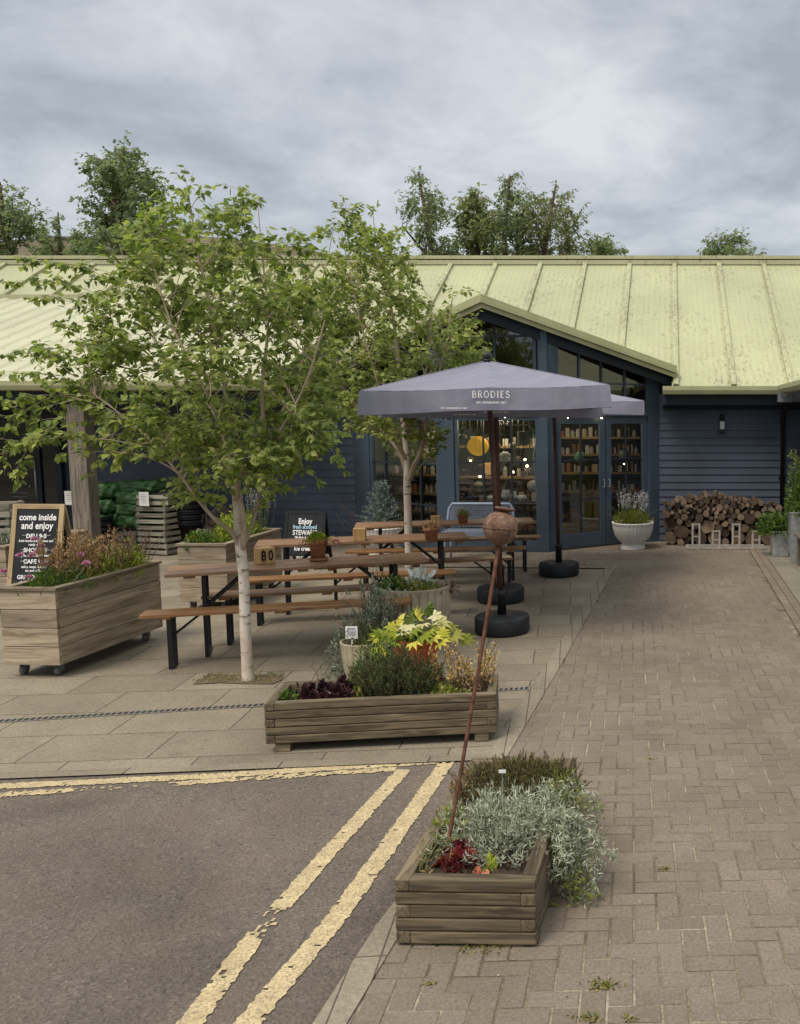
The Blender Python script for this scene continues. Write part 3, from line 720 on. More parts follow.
# front: wide post either side of a low shop window
wu0, wu1 = Fm.upx(455), Fm.upx(540)
b = MB(); Fm.box(b, -.06, wu0, 0, Fm.top(0)-.02, -.10, .06); Fm.box(b, wu1, Fm.L+.06, 0, Fm.top(Fm.L)-.02, -.10, .06)
B(b, 'corner_post', M['navyL'], .006)
glazing(Fm, 'window', wu0, wu1, .12, HD, [Fm.upx(484), Fm.upx(512)], [zpx(462,Fm,.7), zpx(502,Fm,.7)])
b = MB(); Fm.box(b, wu0, wu1, 0, .12, -.08, .05); B(b, 'window_sill', M['navyL']); b = MB(); Fm.box(b, wu0, wu1, HD, HD+.16, -.09, .05); B(b, 'window_head', M['navyL'])
# gable glass of the front
def gable(face, u0, u1, z0, vs, hs, fw=.05):
    fr = MB(); pts = [(u0,z0),(u1,z0),(u1,face.top(u1))]; 
    um = face.L/2
    if face is Fm: pts += [(um,face.top(um))]
    pts += [(u0,face.top(u0))]
    face.poly(fr, [(u0,z0),(u0,face.top(u0)),(u0+fw,face.top(u0+fw)),(u0+fw,z0)], -.05, .03)
    face.poly(fr, [(u1,z0),(u1,face.top(u1)),(u1-fw,face.top(u1-fw)),(u1-fw,z0)], -.05, .03)
    face.box(fr, u0+fw, u1-fw, z0, z0+fw, -.05, .028)
    tp = [u0+fw]+([um] if face is Fm else [])+[u1-fw]
    for a, c in zip(tp, tp[1:]): face.poly(fr, [(a,face.top(a)),(c,face.top(c)),(c,face.top(c)-.09),(a,face.top(a)-.09)], -.048, .026)
    for v in vs: face.poly(fr, [(v-.014,z0),(v-.014,face.top(v)-.05),(v+.014,face.top(v)-.05),(v+.014,z0)], -.03, .02)
    for (h,a,c) in hs: face.box(fr, a, c, h-.013, h+.013, -.028, .016)
    o = B(fr, 'gable_window', M['navyL']); p = MB(); face.poly(p, [(u*.98+.01*face.L,z-.02) for u,z in pts], -.014, -.008); pp = B(p, 'pane', M['glass2']); pp.parent = o
ub0, ub1 = Fm.upx(456), Fm.upx(534)
gable(Fm, ub0-.05, ub1+.06, HD+.16, [Fm.upx(497)], [(P(400,336,YF).z, ub0, ub1)])
# right cant: double doors under sloping lights
du0, dum, du1 = Fr.upx(556), Fr.upx(606), Fr.upx(648)
b = MB(); Fr.box(b, .03, du0, 0, Fr.top(0)-.05, -.1, .03); Fr.box(b, du1, Fr.L+.04, 0, Fr.top(Fr.L)-.03, -.1, .05); Fr.box(b, du0, du1, HD, HD+.09, -.09, .03)
B(b, 'corner_post', M['navyL'], .006)
def door(u0, u1, hs, vs, hu):
    d = MB(); w = .105
    Fr.box(d, u0+.004, u0+w, .03, HD-.005, -.06, -.01); Fr.box(d, u1-w, u1-.004, .03, HD-.005, -.06, -.01)
    Fr.box(d, u0+w, u1-w, .03, .25, -.06, -.012); Fr.box(d, u0+w, u1-w, HD-.12, HD-.005, -.06, -.012)
    for v in vs: Fr.box(d, v-.012, v+.012, .25, HD-.12, -.05, -.018, 1)
    for h in hs: Fr.box(d, u0+w, u1-w, h-.011, h+.011, -.048, -.02, 1)
    o = B(d, 'door', [M['navyL'],M['navyD']])
    p = MB(); Fr.box(p, u0+w-.01, u1-w+.01, .24, HD-.11, -.038, -.032); pp = B(p,'pane',M['glass']); pp.parent = o
    h = MB(); h.tube([Fr.pt(hu,.98,-.01),Fr.pt(hu,.98,.035),Fr.pt(hu,1.10,.035),Fr.pt(hu,1.10,-.01)], .008, 8); hh = B(h,'handle',M['galv']); hh.parent = o
dh = [zpx(460,Fr,.8), zpx(499,Fr,.8)]
door(du0, dum-.004, dh, [Fr.upx(582)], dum-.05); door(dum+.004, du1, dh, [Fr.upx(627)], dum+.05)
gable(Fr, du0, du1+.02, HD+.09, [Fr.upx(580), Fr.upx(602), Fr.upx(625)], [(zpx(384,Fr,1.4), Fr.upx(602), Fr.upx(646))])
# left cant: shop window to near the ground
lu0, lu1 = Fl.upx(372), Fl.upx(440)
b = MB(); Fl.box(b, -.04, lu0, 0, Fl.top(0)-.03, -.1, .05); Fl.box(b, lu1, Fl.L-.03, 0, Fl.top(Fl.L)-.05, -.1, .03); Fl.box(b, lu0, lu1, 0, .14, -.09, .04); Fl.box(b, lu0, lu1, HD, HD+.12, -.09, .03)
B(b, 'corner_post', M['navyL'], .006)
glazing(Fl, 'window', lu0, lu1, .14, HD, [Fl.upx(386), Fl.upx(421)], [zpx(463,Fl,1.2), zpx(503,Fl,1.2)], .05)
gable(Fl, lu0, lu1, HD+.12, [Fl.upx(395), Fl.upx(418)], [])
# inside of the shop: floor, ceiling, walls
b = MB(); b.prism([pA,pB,pC,pC+Vector((0,2.9,0)),pD+Vector((0,2.9,0)),pD],(0,0,.014)); b.box((XC,18.75,2.15),(2*HW+.2,.1,4.3)); b.box((XC-HW-.06,17.3,1.4),(.1,2.9,2.8)); b.box((XC+HW+.06,17.3,1.4),(.1,2.9,2.8)); B(b,'interior', M['int'])
# glass entrance door under the canopy
b = MB(); gx0, gx1 = P(-40,450,YW).x, P(60,450,YW).x
b.box(((gx0+gx1)/2,YW-.09,2.12),(gx1-gx0+.16,.08,.12)); b.box((gx0-.03,YW-.09,1.03),(.1,.08,2.06)); b.box((gx1+.03,YW-.09,1.03),(.1,.08,2.06)); b.box(((gx0+gx1)/2,YW-.09,.1),(gx1-gx0,.07,.2)); xm = P(42,450,YW).x; b.box((xm,YW-.09,1.13),(.07,.07,1.86))
dr = B(b,'entrance_door',M['navyD']); 
p = MB(); p.box(((gx0+gx1)/2,YW-.085,1.13),(gx1-gx0,.01,1.86)); pp = B(p,'pane',glass('dark_door_glass',(.25,.28,.3),.05)); pp.parent = dr
p = MB(); p.tube([(xm-.05,YW-.14,.75),(xm-.05,YW-.14,1.42)],.014,8); pp = B(p,'handle',M['galv'],0,shop,True); pp.parent = dr
p = MB(); yy = YW-.097
q = P(20,485,yy)
for (dx,dz,w,h) in ((-.02,-.13,.32,.012),(-.02,-.20,.24,.012),(-.05,.0,.07,.05),(.1,.02,.04,.035),(.16,-.02,.03,.04)): p.box((q.x+dx,yy,q.z+dz),(w,.002,h))
pp = B(p,'window_vinyl',paint('faint_white_vinyl',(.16,.18,.2),.8)); pp.parent = dr
# wall lantern
q = P(722,424,YW-.1)
wl = thing('wall_lantern', 'small dark box lantern with pale glass, high on the navy wall above the log pile', 'wall light', (q.x,YW-.03,q.z-.13))
b = MB(); b.box((0,-.02,.13),(.09,.03,.24)); b.box((0,-.09,.02),(.13,.13,.03)); b.sphere((0,-.07,.25),.045,10,6); b.tube([(0,-.03,.2),(0,-.07,.25)],.012); b.build('lantern_frame', M['black'], wl)
b = MB(); b.box((0,-.085,.11),(.075,.075,.13)); b.build('lantern_glass', paint('milky_glass',(.5,.52,.52),.15), wl)

# ------------------------------------------------------------------ things inside the window
def pend(px, py, Y, rad, label, mat, sc=(1,1,1), cat='lamp', name='pendant_lamp', ribs=0, cord=True, cup=None):
    q = P(px,py,Y); t = thing(name, label, cat, q)
    b = MB(); prof = [(max(.012,math.sin(math.pi*j/12)*rad), -math.cos(math.pi*j/12)*rad*sc[2]) for j in range(13)]
    b.lathe(prof, 140 if ribs else 32, (0,0,0), ribs, .075 if ribs else 0, capt=True); b.build('shade', mat, t, True)
    if cord: b = MB(); b.tube([(0,0,rad*sc[2]*.95),(0,0,2.62-q.z)], .006, 6); b.tube([(0,0,rad*sc[2]*.93),(0,0,rad*sc[2]*1.15)],.02,8); b.build('cord', M['black'], t)
    return t
pend(478,446,YF+.75,.175,'large yellow ribbed globe lantern hanging in the shop window',emit('lit_yellow_paper',(.85,.42,.015),.30),(1,1,.92),ribs=14)
pend(489.5,468,YF+.8,.11,'small orange lit globe lamp hanging behind the umbrella pole',emit('lit_orange_shade',(.80,.38,.10),.35))
pend(505,457.5,YF+.7,.10,'white round glass pendant lamp right of the umbrella pole in the window',M['white'])
pend(533,486,YF+.9,.10,'cream globe lamp low at the right edge of the shop window',M['white'],cord=False)
pend(470.5,459,YF+.72,.055,'smoked dome pendant with a bright bulb under the yellow lantern',emit('smoked_lamp',(.25,.17,.1),.25),(1,1,.7))
pend(519,459,YF+.85,.06,'dusky beaded pendant lamp hanging left of the square grey shade',paint('dusky_glass',(.2,.15,.13),.3),(1,1,.8))
pend(524,474,YF+1.0,.05,'small smoky glass pendant above the cream globe lamp',paint('smoky_glass',(.17,.14,.13),.3))
for (px,py,dy,r_,sc_,c_,lb) in ((463,437,.9,.07,.8,(.10,.085,.075),'dark dome pendant lamp high at the left of the front window'),(513,446,.95,.065,1,(.30,.29,.27),'pale grey globe pendant beside the square grey drum lamp'),(497,446,1.0,.06,.9,(.20,.13,.1),'brown dome pendant right behind the front umbrella poles'),(466,472,.6,.07,.7,(.06,.03,.03),'dark red bowl pendant at the left edge of the front window'),(489,440,1.05,.05,1,(.33,.3,.27),'small pale globe pendant just right of the yellow lantern'),(530,470,1.0,.05,1,(.3,.28,.27),'small pale glass pendant at the right edge of the front window'),(482,466,.85,.06,.75,(.12,.07,.06),'small dark dome pendant below the yellow lantern')):
    pend(px,py,YF+dy,r_,lb,paint('pendant_glaze',c_,.35),(1,1,sc_))
pend(580,457,YF+1.9,.10,'pale green balloon shaped pendant seen through the left door',paint('pale_green_glass',(.16,.32,.22),.4))
pend(624,455,YF+2.2,.10,'grey balloon shaped pendant seen through the right door',paint('grey_glass',(.15,.17,.16),.4))
q = P(524,438,YF+.7); t = thing('pendant_lamp','square grey drum pendant lamp at the top right of the shop window','lamp',q)
b = MB(); b.lathe([(.105,-.105),(.105,.105)],28,capt=True); b.build('shade',paint('grey_drum_shade',(.20,.22,.215),.8),t,False); b = MB(); b.tube([(0,0,.1),(0,0,2.6-q.z)],.005,6); b.build('cord',M['card'],t)
for (px,py,Y,lb) in ((470.5,461,YF+.66,'bright bare bulb hanging under the yellow lantern'),(480,476.5,YF+.6,'bright bare bulb hanging above the mushroom table lamp'),(525,459.5,YF+.6,'small warm bulb of the pair below the square grey shade, the upper one'),(527,466,YF+.6,'small warm bulb of the pair below the square grey shade, the lower one'),
     (505,416.5,YF-.25,'warm festoon bulb at the window head right of the front umbrella pole'),(568,417,YF+.1,'dim warm festoon bulb at the left of the door head'),(601.5,417.5,YF+.55,'bright warm festoon bulb at the middle of the door head'),(513,472,YF+.6,'small warm bulb in the middle of the shop window'),(580.5,465,YF+1.7,'tiny white bulb below the pale green balloon lamp'),(624,464,YF+1.9,'tiny white bulb below the grey balloon lamp')):
    q = P(px,py,Y); t = thing('light_bulb', lb, 'light bulb', q)
    b = MB(); b.sphere((0,0,0),.020 if 'tiny' not in lb else .013,10,8); b.build('bulb',emit('lit_bulb',(1,.78,.45),9),t,True)
    b = MB(); b.tube([(0,0,.022),(0,0,.06)],.012,8); b.build('cap',M['black'],t)
# table lamps and shelves
def shelf(p0, p1, depth, zs, label, h=2.0, mat='shelf'):
    u = (p1-p0).normalized(); n = Vector((-u.y,u.x,0)); L = (p1-p0).length; t = thing('shelf_unit',label,'shelves',p0,math.atan2(u.y,u.x))
    for z in zs: b = MB(); b.box((L/2,depth/2,z),(L,depth,.035)); b.build('shelf',M[mat],t)
    b = MB()
    for x in (0,L/2,L): b.box((x,depth-.02,h/2),(.03,.03,h)); b.box((x,.02,h/2),(.03,.03,h))
    b.build('upright',M['black'],t)
    return t, u, n, L
stock = {}
JARP = [(.62,.6,.54),(.5,.48,.43),(.3,.29,.27),(.38,.3,.2),(.55,.45,.3),(.2,.14,.1),(.12,.13,.12),(.42,.17,.1)]
JM = [paint('stock_colour',c,.4,0,.08) for c in JARP]
WORDS = ['cream','grey','dark grey','tan','honey coloured','brown','near black','rust red']
def fill(p0,u,n,L,depth,z,where,kinds=('jar','box','book'),step=.09,hh=.16):
    x = .05
    while x < L-.05:
        k = random.choice(kinds); ci = random.choices(range(8),[5,3,2,2,3,1,1,1])[0]; h = hh*random.uniform(.6,1.1); w = random.uniform(.035,.05) if k!='book' else random.uniform(.02,.03)
        c = p0+u*x+n*(depth*random.uniform(.25,.45))+Vector((0,0,z+.0185)); lab = f'{WORDS[ci]} {k} standing {where}'
        b = MB()
        if k == 'jar': b.lathe([(w*.96,0),(w,.01),(w,h*.75),(w*.7,h*.85),(w*.7,h)],14,capt=True)
        elif k == 'box': b.box((0,0,h/2),(w*1.8,w*1.6,h))
        else: b.box((0,0,h/2),(w,.13,h))
        o = b.build({'jar':'shop_jar','box':'shop_box','book':'shop_book'}[k],JM[ci]); o.location = c; o.rotation_euler = (0,0,math.atan2(u.y,u.x)); setp(o,lab,k,f'goods {where}')
        x += w*2+random.uniform(.005,step)
# shelves seen through the doors
s0, s1 = P(560,480,17.2), P(640,480,17.4); s0.z = s1.z = 0
zs = [k for k in (P(570,517,17.2).z,P(570,492,17.2).z,P(570,473.5,17.2).z,P(570,455,17.2).z,P(570,438,17.2).z)]
t,u,n,L = shelf(s0,s1,.3,[max(.1,z) for z in zs],'timber shelves of goods seen through the double doors')
for z,w in zip(zs[1:],('on the lowest lit shelf behind the doors','on the second shelf behind the doors','on the third shelf behind the doors','on the top shelf behind the doors')): fill(s0,u,n,L,.3,z,w,step=.05,hh=.17)
for (px,lb) in ((587,'pale arched plywood board leaning behind the left door, the left one of two'),(599,'pale arched plywood board leaning behind the left door, the right one of two')):
    q = P(px,520,16.9); b = MB(); w = .12 if px<590 else .13
    b.prism([(-w,0,0),(w,0,0)]+[(w*math.cos(a),0,.46+w*math.sin(a)) for a in [math.pi*i/10 for i in range(11)]],(0,.03,0)); o = b.build('arched_board',M['pine']); o.location = (q.x,16.9,.18); setp(o,lb,'board')
q = P(573,526,16.7); t = thing('copper_box','copper coloured patterned gift box low behind the left door','box',(q.x,16.7,.14)); b = MB(); b.box((0,0,.14),(.2,.2,.28)); b.build('box',paint('copper_card',(.40,.17,.10),.4,.3,.3,30),t); b = MB(); b.box((0,0,.292),(.21,.21,.02)); b.build('lid',paint('copper_lid',(.3,.13,.08),.4,.3),t)
b = MB(); b.box((XC+1.35,16.85,.09),(2.0,.5,.14)); o = b.build('display_plinth',M['pine']); setp(o,'low pale timber display plinth inside the double doors','plinth')
# shelves seen through the left cant
s0, s1 = P(392,480,17.0), P(452,480,16.6); s0.z = s1.z = 0
zs = [P(420,y,16.8).z for y in (512,494,475,457,440)]
t,u,n,L = shelf(s0,s1,.28,zs,'timber shelves of white jars seen through the left window of the bay')
for z,w in zip(zs,('on the lowest shelf of the left window','on the second shelf of the left window','on the middle shelf of the left window','on the fourth shelf of the left window','on the top shelf of the left window')): fill(s0,u,n,L,.28,z,w,('jar','book','jar'),.06,.17)
# shelf behind the front window
s0, s1 = P(452,480,15.9), P(545,480,15.9); s0.z = s1.z = 0
zs = [P(500,y,15.9).z for y in (523,503,478,447)]
t,u,n,L = shelf(s0,s1,.28,[max(.12,z) for z in zs],'dark shelves of lamps and goods behind the front shop window')
for z,w in zip(zs[1:],('on the lowest shelf of the front window','on the middle shelf of the front window','on the top shelf of the front window')): fill(s0,u,n,L,.28,z,w,('jar','box'),.30,.17)
def tlamp(px,py,Y,label,r,h,mat,dome=False):
    q = P(px,py,Y); t = thing('table_lamp',label,'lamp',q); b = MB()
    if dome: b.lathe([(r,0),(r*.95,h*.25),(r*.6,h*.5),(.02,h*.62)],20,capt=True)
    else: b.lathe([(r,0),(r*1.02,h*.3),(r*.85,h)],20,capt=True)
    b.build('lamp_shade',mat,t,True); b = MB(); b.lathe([(r*.7,-h*.8),(r*.7,-h*.75),(.015,-h*.7),(.015,0)],16); b.build('lamp_base',M['galv'],t,True)
cream = paint('cream_shade',(.55,.51,.45),.6)
tlamp(478.5,486,YF+.8,'cream mushroom table lamp left of the umbrella pole in the window',.085,.12,cream,True)
tlamp(506,499,YF+.5,'white cone shade table lamp right of the umbrella pole',.075,.15,M['white'])
tlamp(514,500,YF+.65,'white cylinder shade lamp beside the cone lamp',.05,.14,M['white'])
tlamp(522,499,YF+.6,'low white bowl shade lamp at the right of the window sill',.085,.06,M['white'])
tlamp(473,500,YF+.7,'dark grey drum shade lamp low at the left of the front window',.09,.13,paint('charcoal_shade',(.06,.06,.06),.7))
tlamp(491,500,YF+.6,'small white shade lamp half hidden behind the umbrella pole',.07,.07,M['white'])
pts = [P(x,y,YF+.12) for x,y in ((505,425),(528,425),(533,430),(535,445),(533.5,455),(535,475),(536,490),(538,505),(538,520),(539,540))]
b = MB(); b.tube(pts,.008,6); setp(b.build('white_cable',M['card'],None,True),'white electric cable hanging down inside the right of the shop window','cable')
b = MB()
for dx,dz in ((-.07,0),(-.03,.03),(.02,.015),(.06,.02),(.085,-.005),(0,-.02),(.04,-.03)):
    c = P(526,527,YF+.25)+Vector((dx,random.uniform(-.03,.03),dz)); k=26
    b.leaves(np.tile(np.array(c),(k,1)),rng.normal(0,1,(k,3)),rng.normal(0,1,(k,3)),.04,.03,'petal')
for (lx,ly,lz,le) in ((XC,YF+1.0,2.1,24),(XC-1.2,16.2,2.1,15),(XC+1.3,16.4,2.1,6),(XC+.9,17.6,2.2,6)):  # warm fill lights without fittings, added to brighten the dark shop interior
    pl_ = bpy.data.lights.new('shop_fill_light','POINT'); pl_.energy = le; pl_.color = (1,.76,.5); pl_.shadow_soft_size = .12; lo = bpy.data.objects.new('shop_fill_light',pl_); COL.objects.link(lo); lo.location = (lx,ly,lz)
setp(b.build('orange_flowers',M['f_orange']),'bunch of orange flowers low in the right of the shop window','flowers')
# ------------------------------------------------------------------ beer tables and benches
def trestle(name, L, W, Ht, mat, label, cat, group, loc, rz, planks=2):
    t = thing(name, label, cat, loc, rz, group)
    b = MB(); pw = W/planks
    for i in range(planks): b.box((0,-W/2+pw*(i+.5),Ht-.014),(L-random.uniform(0,.004),pw-.003,.028))
    b.build('tabletop' if W > .4 else 'seat', mat, t, False, .004)
    for x in (-L/2+.19, L/2-.19, 0): b = MB(); b.box((x,0,Ht-.04),(.09,W-.05,.022)); b.build('batten', mat, t)
    xs = L/2-.30 if W > .4 else L/2-.22; wy = W/2-.06 if W > .4 else W/2-.035
    for sx in (-1,1):
        for sy in (-1,1):
            b = MB(); b.box((sx*xs,sy*wy,(Ht-.05)/2),(.034,.022,Ht-.05)); b.build('leg', M['black'], t)
        for z,k in ((.012,.03),(Ht*.55,.02),(Ht-.055,.03)): b = MB(); b.box((sx*xs,0,z),(k,2*wy,.02)); b.build('crossbar', M['black'], t)
        if W > .4:
            for s_ in (-1,1): b = MB(); b.bar((sx*xs+.007*s_,-wy*s_,Ht*.57),(sx*xs+.007*s_,wy*s_,Ht-.07),.012); b.build('crossbar', M['black'], t)
        for sy in ((-.5,.5) if W > .4 else (0,)): b = MB(); b.bar((sx*xs,sy*wy,Ht*.55),(sx*(xs-Ht*.45),sy*wy,Ht-.045),.016,.02); b.build('brace', M['black'], t)
    return t
YT = math.atan2(.29,.957)
def place(px0,py0,px1,py1,z,W,L):
    a, c = G(px0,py0,z), G(px1,py1,z); d = c-a; d.z = 0; d.normalize(); n = Vector((-d.y,d.x,0))
    p = a+d*L/2+n*W/2; return Vector((p.x,p.y,0)), math.atan2(d.y,d.x)
TH, BH = .77, .48
tabs = []
for (q,lb) in (((164,575,440,558.5),'nearest varnished beer table, behind the front birch trunk, with the numbered wooden block on it'),
          ((254,546,482,536.5),'middle varnished beer table, with a plain wooden block and a pot of dry succulents'),
          ((354,527,537,521.5),'farthest varnished beer table, set right in front of the shop window')):
    p, a = place(*q,TH,.52,2.25); tabs.append((p,a)); trestle('beer_table',2.25,.52,TH,M['top'],lb,'table','folding beer tables on the patio',p,a)
bl = (((138,616,350,604.5),'nearest narrow beer bench, its left end sticking out in front of the birch trunk',0),
      ((197,598,349,590),'narrow beer bench directly behind the nearest table',.06),
      ((233,581,462,572),'narrow beer bench in front of the middle table',0),
      ((310,569,490,560),'narrow beer bench half under the middle table, its right end free near the umbrella bases',.1),
      ((348,550.5,533,546.5),'narrow beer bench in front of the farthest table, passing behind the second birch trunk',-.12),
      ((372,543.5,543,537.5),'narrow beer bench behind the farthest table, beside the blue metal bench',.1))
for q,lb,dy in bl:
    p, a = place(*q,BH,.25,2.2); p.y += dy; trestle('beer_bench',2.2,.25,BH,M['bench'],lb,'bench','beer benches beside the tables',p,a,1)

# ------------------------------------------------------------------ umbrellas
STROKES = {   # serif capitals on a 0..1 x height grid: (polyline, width)
 'B': ([([(.12,0),(.12,1)],.17),([(.12,1),(.38,1),(.52,.9),(.52,.66),(.38,.54),(.12,.54)],.09),([(.38,.54),(.56,.44),(.58,.14),(.42,0),(.12,0)],.11)],.72,[(.12,0),(.12,1)]),
 'R': ([([(.12,0),(.12,1)],.17),([(.12,1),(.40,1),(.54,.9),(.54,.62),(.40,.5),(.12,.5)],.09),([(.34,.5),(.62,0)],.15)],.74,[(.12,0),(.12,1),(.62,0)]),
 'O': ([([(.42+.34*math.cos(a),.5+.5*math.sin(a)) for a in [2*math.pi*i/16 for i in range(17)]],.13)],.88,[]),
 'D': ([([(.12,0),(.12,1)],.17),([(.12,1),(.36,1),(.6,.86),(.68,.5),(.6,.14),(.36,0),(.12,0)],.11)],.84,[(.12,0),(.12,1)]),
 'I': ([([(.14,0),(.14,1)],.17)],.36,[(.14,0),(.14,1)]),
 'E': ([([(.12,0),(.12,1)],.17),([(.12,1),(.54,1)],.09),([(.12,.53),(.44,.53)],.09),([(.12,0),(.56,0)],.09)],.68,[(.12,0),(.12,1)]),
 'S': ([([(.50,.84),(.40,1),(.2,1),(.08,.84),(.1,.66),(.28,.54),(.46,.42),(.54,.22),(.44,.02),(.2,0),(.06,.14)],.13)],.64,[])}
def serif_word(w, h):
    b = MB(); x = 0; gap = .17
    tot = sum(STROKES[c][1] for c in w)+gap*(len(w)-1); x = -tot/2
    for c in w:
        st, adv, se = STROKES[c]; k = 0
        for pl, wd in st:
            for (x0,y0),(x1,y1) in zip(pl,pl[1:]):
                dx, dy = x1-x0, y1-y0; l = math.hypot(dx,dy); ux, uy = dx/l, dy/l; e = wd*.3 if len(pl)>2 else 0
                a0 = (x0-ux*e, y0-uy*e); a1 = (x1+ux*e, y1+uy*e); nx, ny = -uy*wd/2, ux*wd/2; k += 1; z = .0004*k
                b.add([((x+p[0])*h, -z, (p[1]-.5)*h) for p in ((a0[0]+nx,a0[1]+ny),(a0[0]-nx,a0[1]-ny),(a1[0]-nx,a1[1]-ny),(a1[0]+nx,a1[1]+ny))], [(0,1,2,3)])
        for sx, sy in se:
            b.add([((x+sx+p)*h, -.0045, (sy+q-.5)*h) for p,q in ((-.15,-.035),(.15,-.035),(.15,.035),(-.15,.035))], [(0,1,2,3)])
        x += adv+gap
    return b
def text_mb(lines):
    """lines: (string, size, x, z, bold, squeeze): lettering in the local xz plane, facing -y"""
    b = MB()
    for s, size, x, z, bold, sq in lines:
        cu = bpy.data.curves.new('t','FONT'); cu.body = s; cu.size = size; cu.align_x = 'CENTER'; cu.align_y = 'CENTER'; cu.offset = bold; cu.resolution_u = 3
        o = bpy.data.objects.new('t', cu); COL.objects.link(o); bpy.context.view_layer.update()
        me = o.evaluated_get(bpy.context.evaluated_depsgraph_get()).to_mesh()
        b.add([(v.co.x*sq+x, 0, v.co.y+z) for v in me.vertices], [tuple(p.vertices) for p in me.polygons])
        o.evaluated_get(bpy.context.evaluated_depsgraph_get()).to_mesh_clear(); bpy.data.objects.remove(o); bpy.data.curves.remove(cu)
    return b
def umbrella(base, ptop, apex, W, zv0, zv1, label, rz, word=True, tilt=0.0):
    t = thing('patio_umbrella', label, 'umbrella', base, 0, 'square patio umbrellas in a row')
    o0 = Vector(base)
    b = MB(); b.lathe([(.255,0),(.27,.015),(.27,.15),(.255,.17),(.06,.178)],40,capt=True); b.build('base', M['base'], t, True)
    b = MB(); b.lathe([(.045,.17),(.042,.36),(.05,.37),(.05,.42),(.028,.425)],20,capt=True); b.build('sleeve', M['black'], t, True)
    top = Vector(apex)-o0; d0 = (Vector(ptop)-o0); 
    pl0 = Vector((0,0,.2)); b = MB(); b.tube([pl0, top-Vector((0,0,.02))], [.026,.026], 14); b.build('pole', M['pole'], t, True)
    # cloth: four sloping panels with a little sag, then a hanging valance
    c = top.copy(); h = W/2; zt = zv1-o0.z; zb = zv0-o0.z; b = MB(); N = 14
    ca, sa = math.cos(rz), math.sin(rz)
    def rot(x,y,z): return Vector((c.x+x*ca-y*sa, c.y+x*sa+y*ca, z+tilt*(x*ca-y*sa)))
    crn = [(-h,-h),(h,-h),(h,h),(-h,h)]
    bv = MB()
    for i in range(4):
        (xa,ya),(xb,yb) = crn[i], crn[(i+1)%4]; vs, fs, gs = [], [], []
        for j in range(N+1):
            s = j/N
            for k in range(N+1):
                u = k/N; x = (xa+(xb-xa)*u)*s; y = (ya+(yb-ya)*u)*s
                sag = (.045*math.sin(math.pi*s)+.012*s)*abs(math.sin(2*math.pi*u))-.004
                vs.append(rot(x,y,c.z+(zt-c.z)*s-sag)); gs.append((u*W*s+i*3, s*W/2, 0))
        for j in range(N):
            for k in range(N): fs.append((j*(N+1)+k, (j+1)*(N+1)+k, (j+1)*(N+1)+k+1, j*(N+1)+k+1))
        b.add(vs, fs, gs, .5)
        vs, fs, gs = [], [], []; rr = random.random()*6
        for k in range(N*2+1):
            u = k/(2*N); x = xa+(xb-xa)*u; y = ya+(yb-ya)*u; sg = .012*abs(math.sin(2*math.pi*u))
            ox, oy = x/h, y/h; l = max(abs(ox),abs(oy))
            for q in range(4):
                f = q/3; w = .012*f*math.sin(u*19+rr)+.006*f; e = (.010+w)*(1 if abs(ox)==1 else 0), (.010+w)*(1 if abs(oy)==1 else 0)
                vs.append(rot(x+math.copysign(e[0],ox), y+math.copysign(e[1],oy), (zt-sg)*(1-f)+(zb-.006*math.sin(u*9+rr))*f)); gs.append((u*W+i*3, 2+f*.2, 0))
        for k in range(2*N):
            for q in range(3): fs.append((k*4+q, k*4+q+1, (k+1)*4+q+1, (k+1)*4+q))
        bv.add(vs, fs, gs, .5)
    b.leaf = True; bv.leaf = True
    can = b.build('canopy', M['fabric'], t, True); b2 = bv.build('valance', M['fabric'], t, True)
    for i in range(4):
        x_, y_ = crn[i]; b = MB(); b.tube([rot(x_*f,y_*f,c.z+(zt-c.z)*f+.002) for f in [k/8 for k in range(9)]],.006,6); b.build('hip_seam', M['fabric'], t, True)
    b = MB(); b.sphere((c.x,c.y,c.z+.045),.042,12,8); b.lathe([(.055,c.z-.005),(.03,c.z+.02)],14,(c.x,c.y,0)); b.build('finial', M['black'], t, True)
    for k in range(8):
        a = k*math.pi/4; r = h*(1.36 if k%2 else .97); p = rot(r*math.cos(a), r*math.sin(a), zt-.035); q = c+Vector((0,0,-.06))
        b = MB(); b.bar(q,p,.016,.022); m_ = q.lerp(p,.5); b.bar(Vector((c.x,c.y,c.z-.42)), m_, .014); b.build('rib', M['pole'], t)
    if word:
        b = serif_word('BRODIES', .054); o = b.build('lettering', M['lettw'], t)
        o.location = rot(.03,-h-.030,zt-.055); o.rotation_euler = (R(0),0,rz)
        b = text_mb([('EST. EDINBURGH 1867',.024,0,0,.0006,1.05)]); o = b.build('lettering', M['lettw'], t); o.location = rot(.03,-h-.034,zt-.125); o.rotation_euler = (0,0,rz)
        b = text_mb([('EST. EDINBURGH 1867',.021,0,0,.0004,1.05)]); o = b.build('lettering', M['lettw'], t); o.location = rot(-.28,-h-.040,zb+.03); o.rotation_euler = (0,0,rz)
    return t
def ug(px, py0, py1):    # ground centre of a base disc from its front edge row
    f = G(px,py1); return Vector((f.x*(f.y+.27)/f.y, f.y+.27, 0))
u1, u2, u3 = ug(502.5,614,638), ug(501,590,605.5), ug(559,568,578.3)
umbrella(u1, P(490,405,u1.y), P(487,361,u1.y-.05), 2.09, P(400,411.5,u1.y-1.15).z, P(400,388.5,u1.y-1.15).z, 'front grey square umbrella with white lettering on its valance, nearest the camera', R(10.8), True, .03)
umbrella(u2, P(497,410,u2.y), P(495,371,u2.y), 2.2, P(400,417.5,u2.y-1.15).z, P(400,400,u2.y-1.15).z, 'second grey square umbrella, mostly hidden behind the front one', R(9), True)
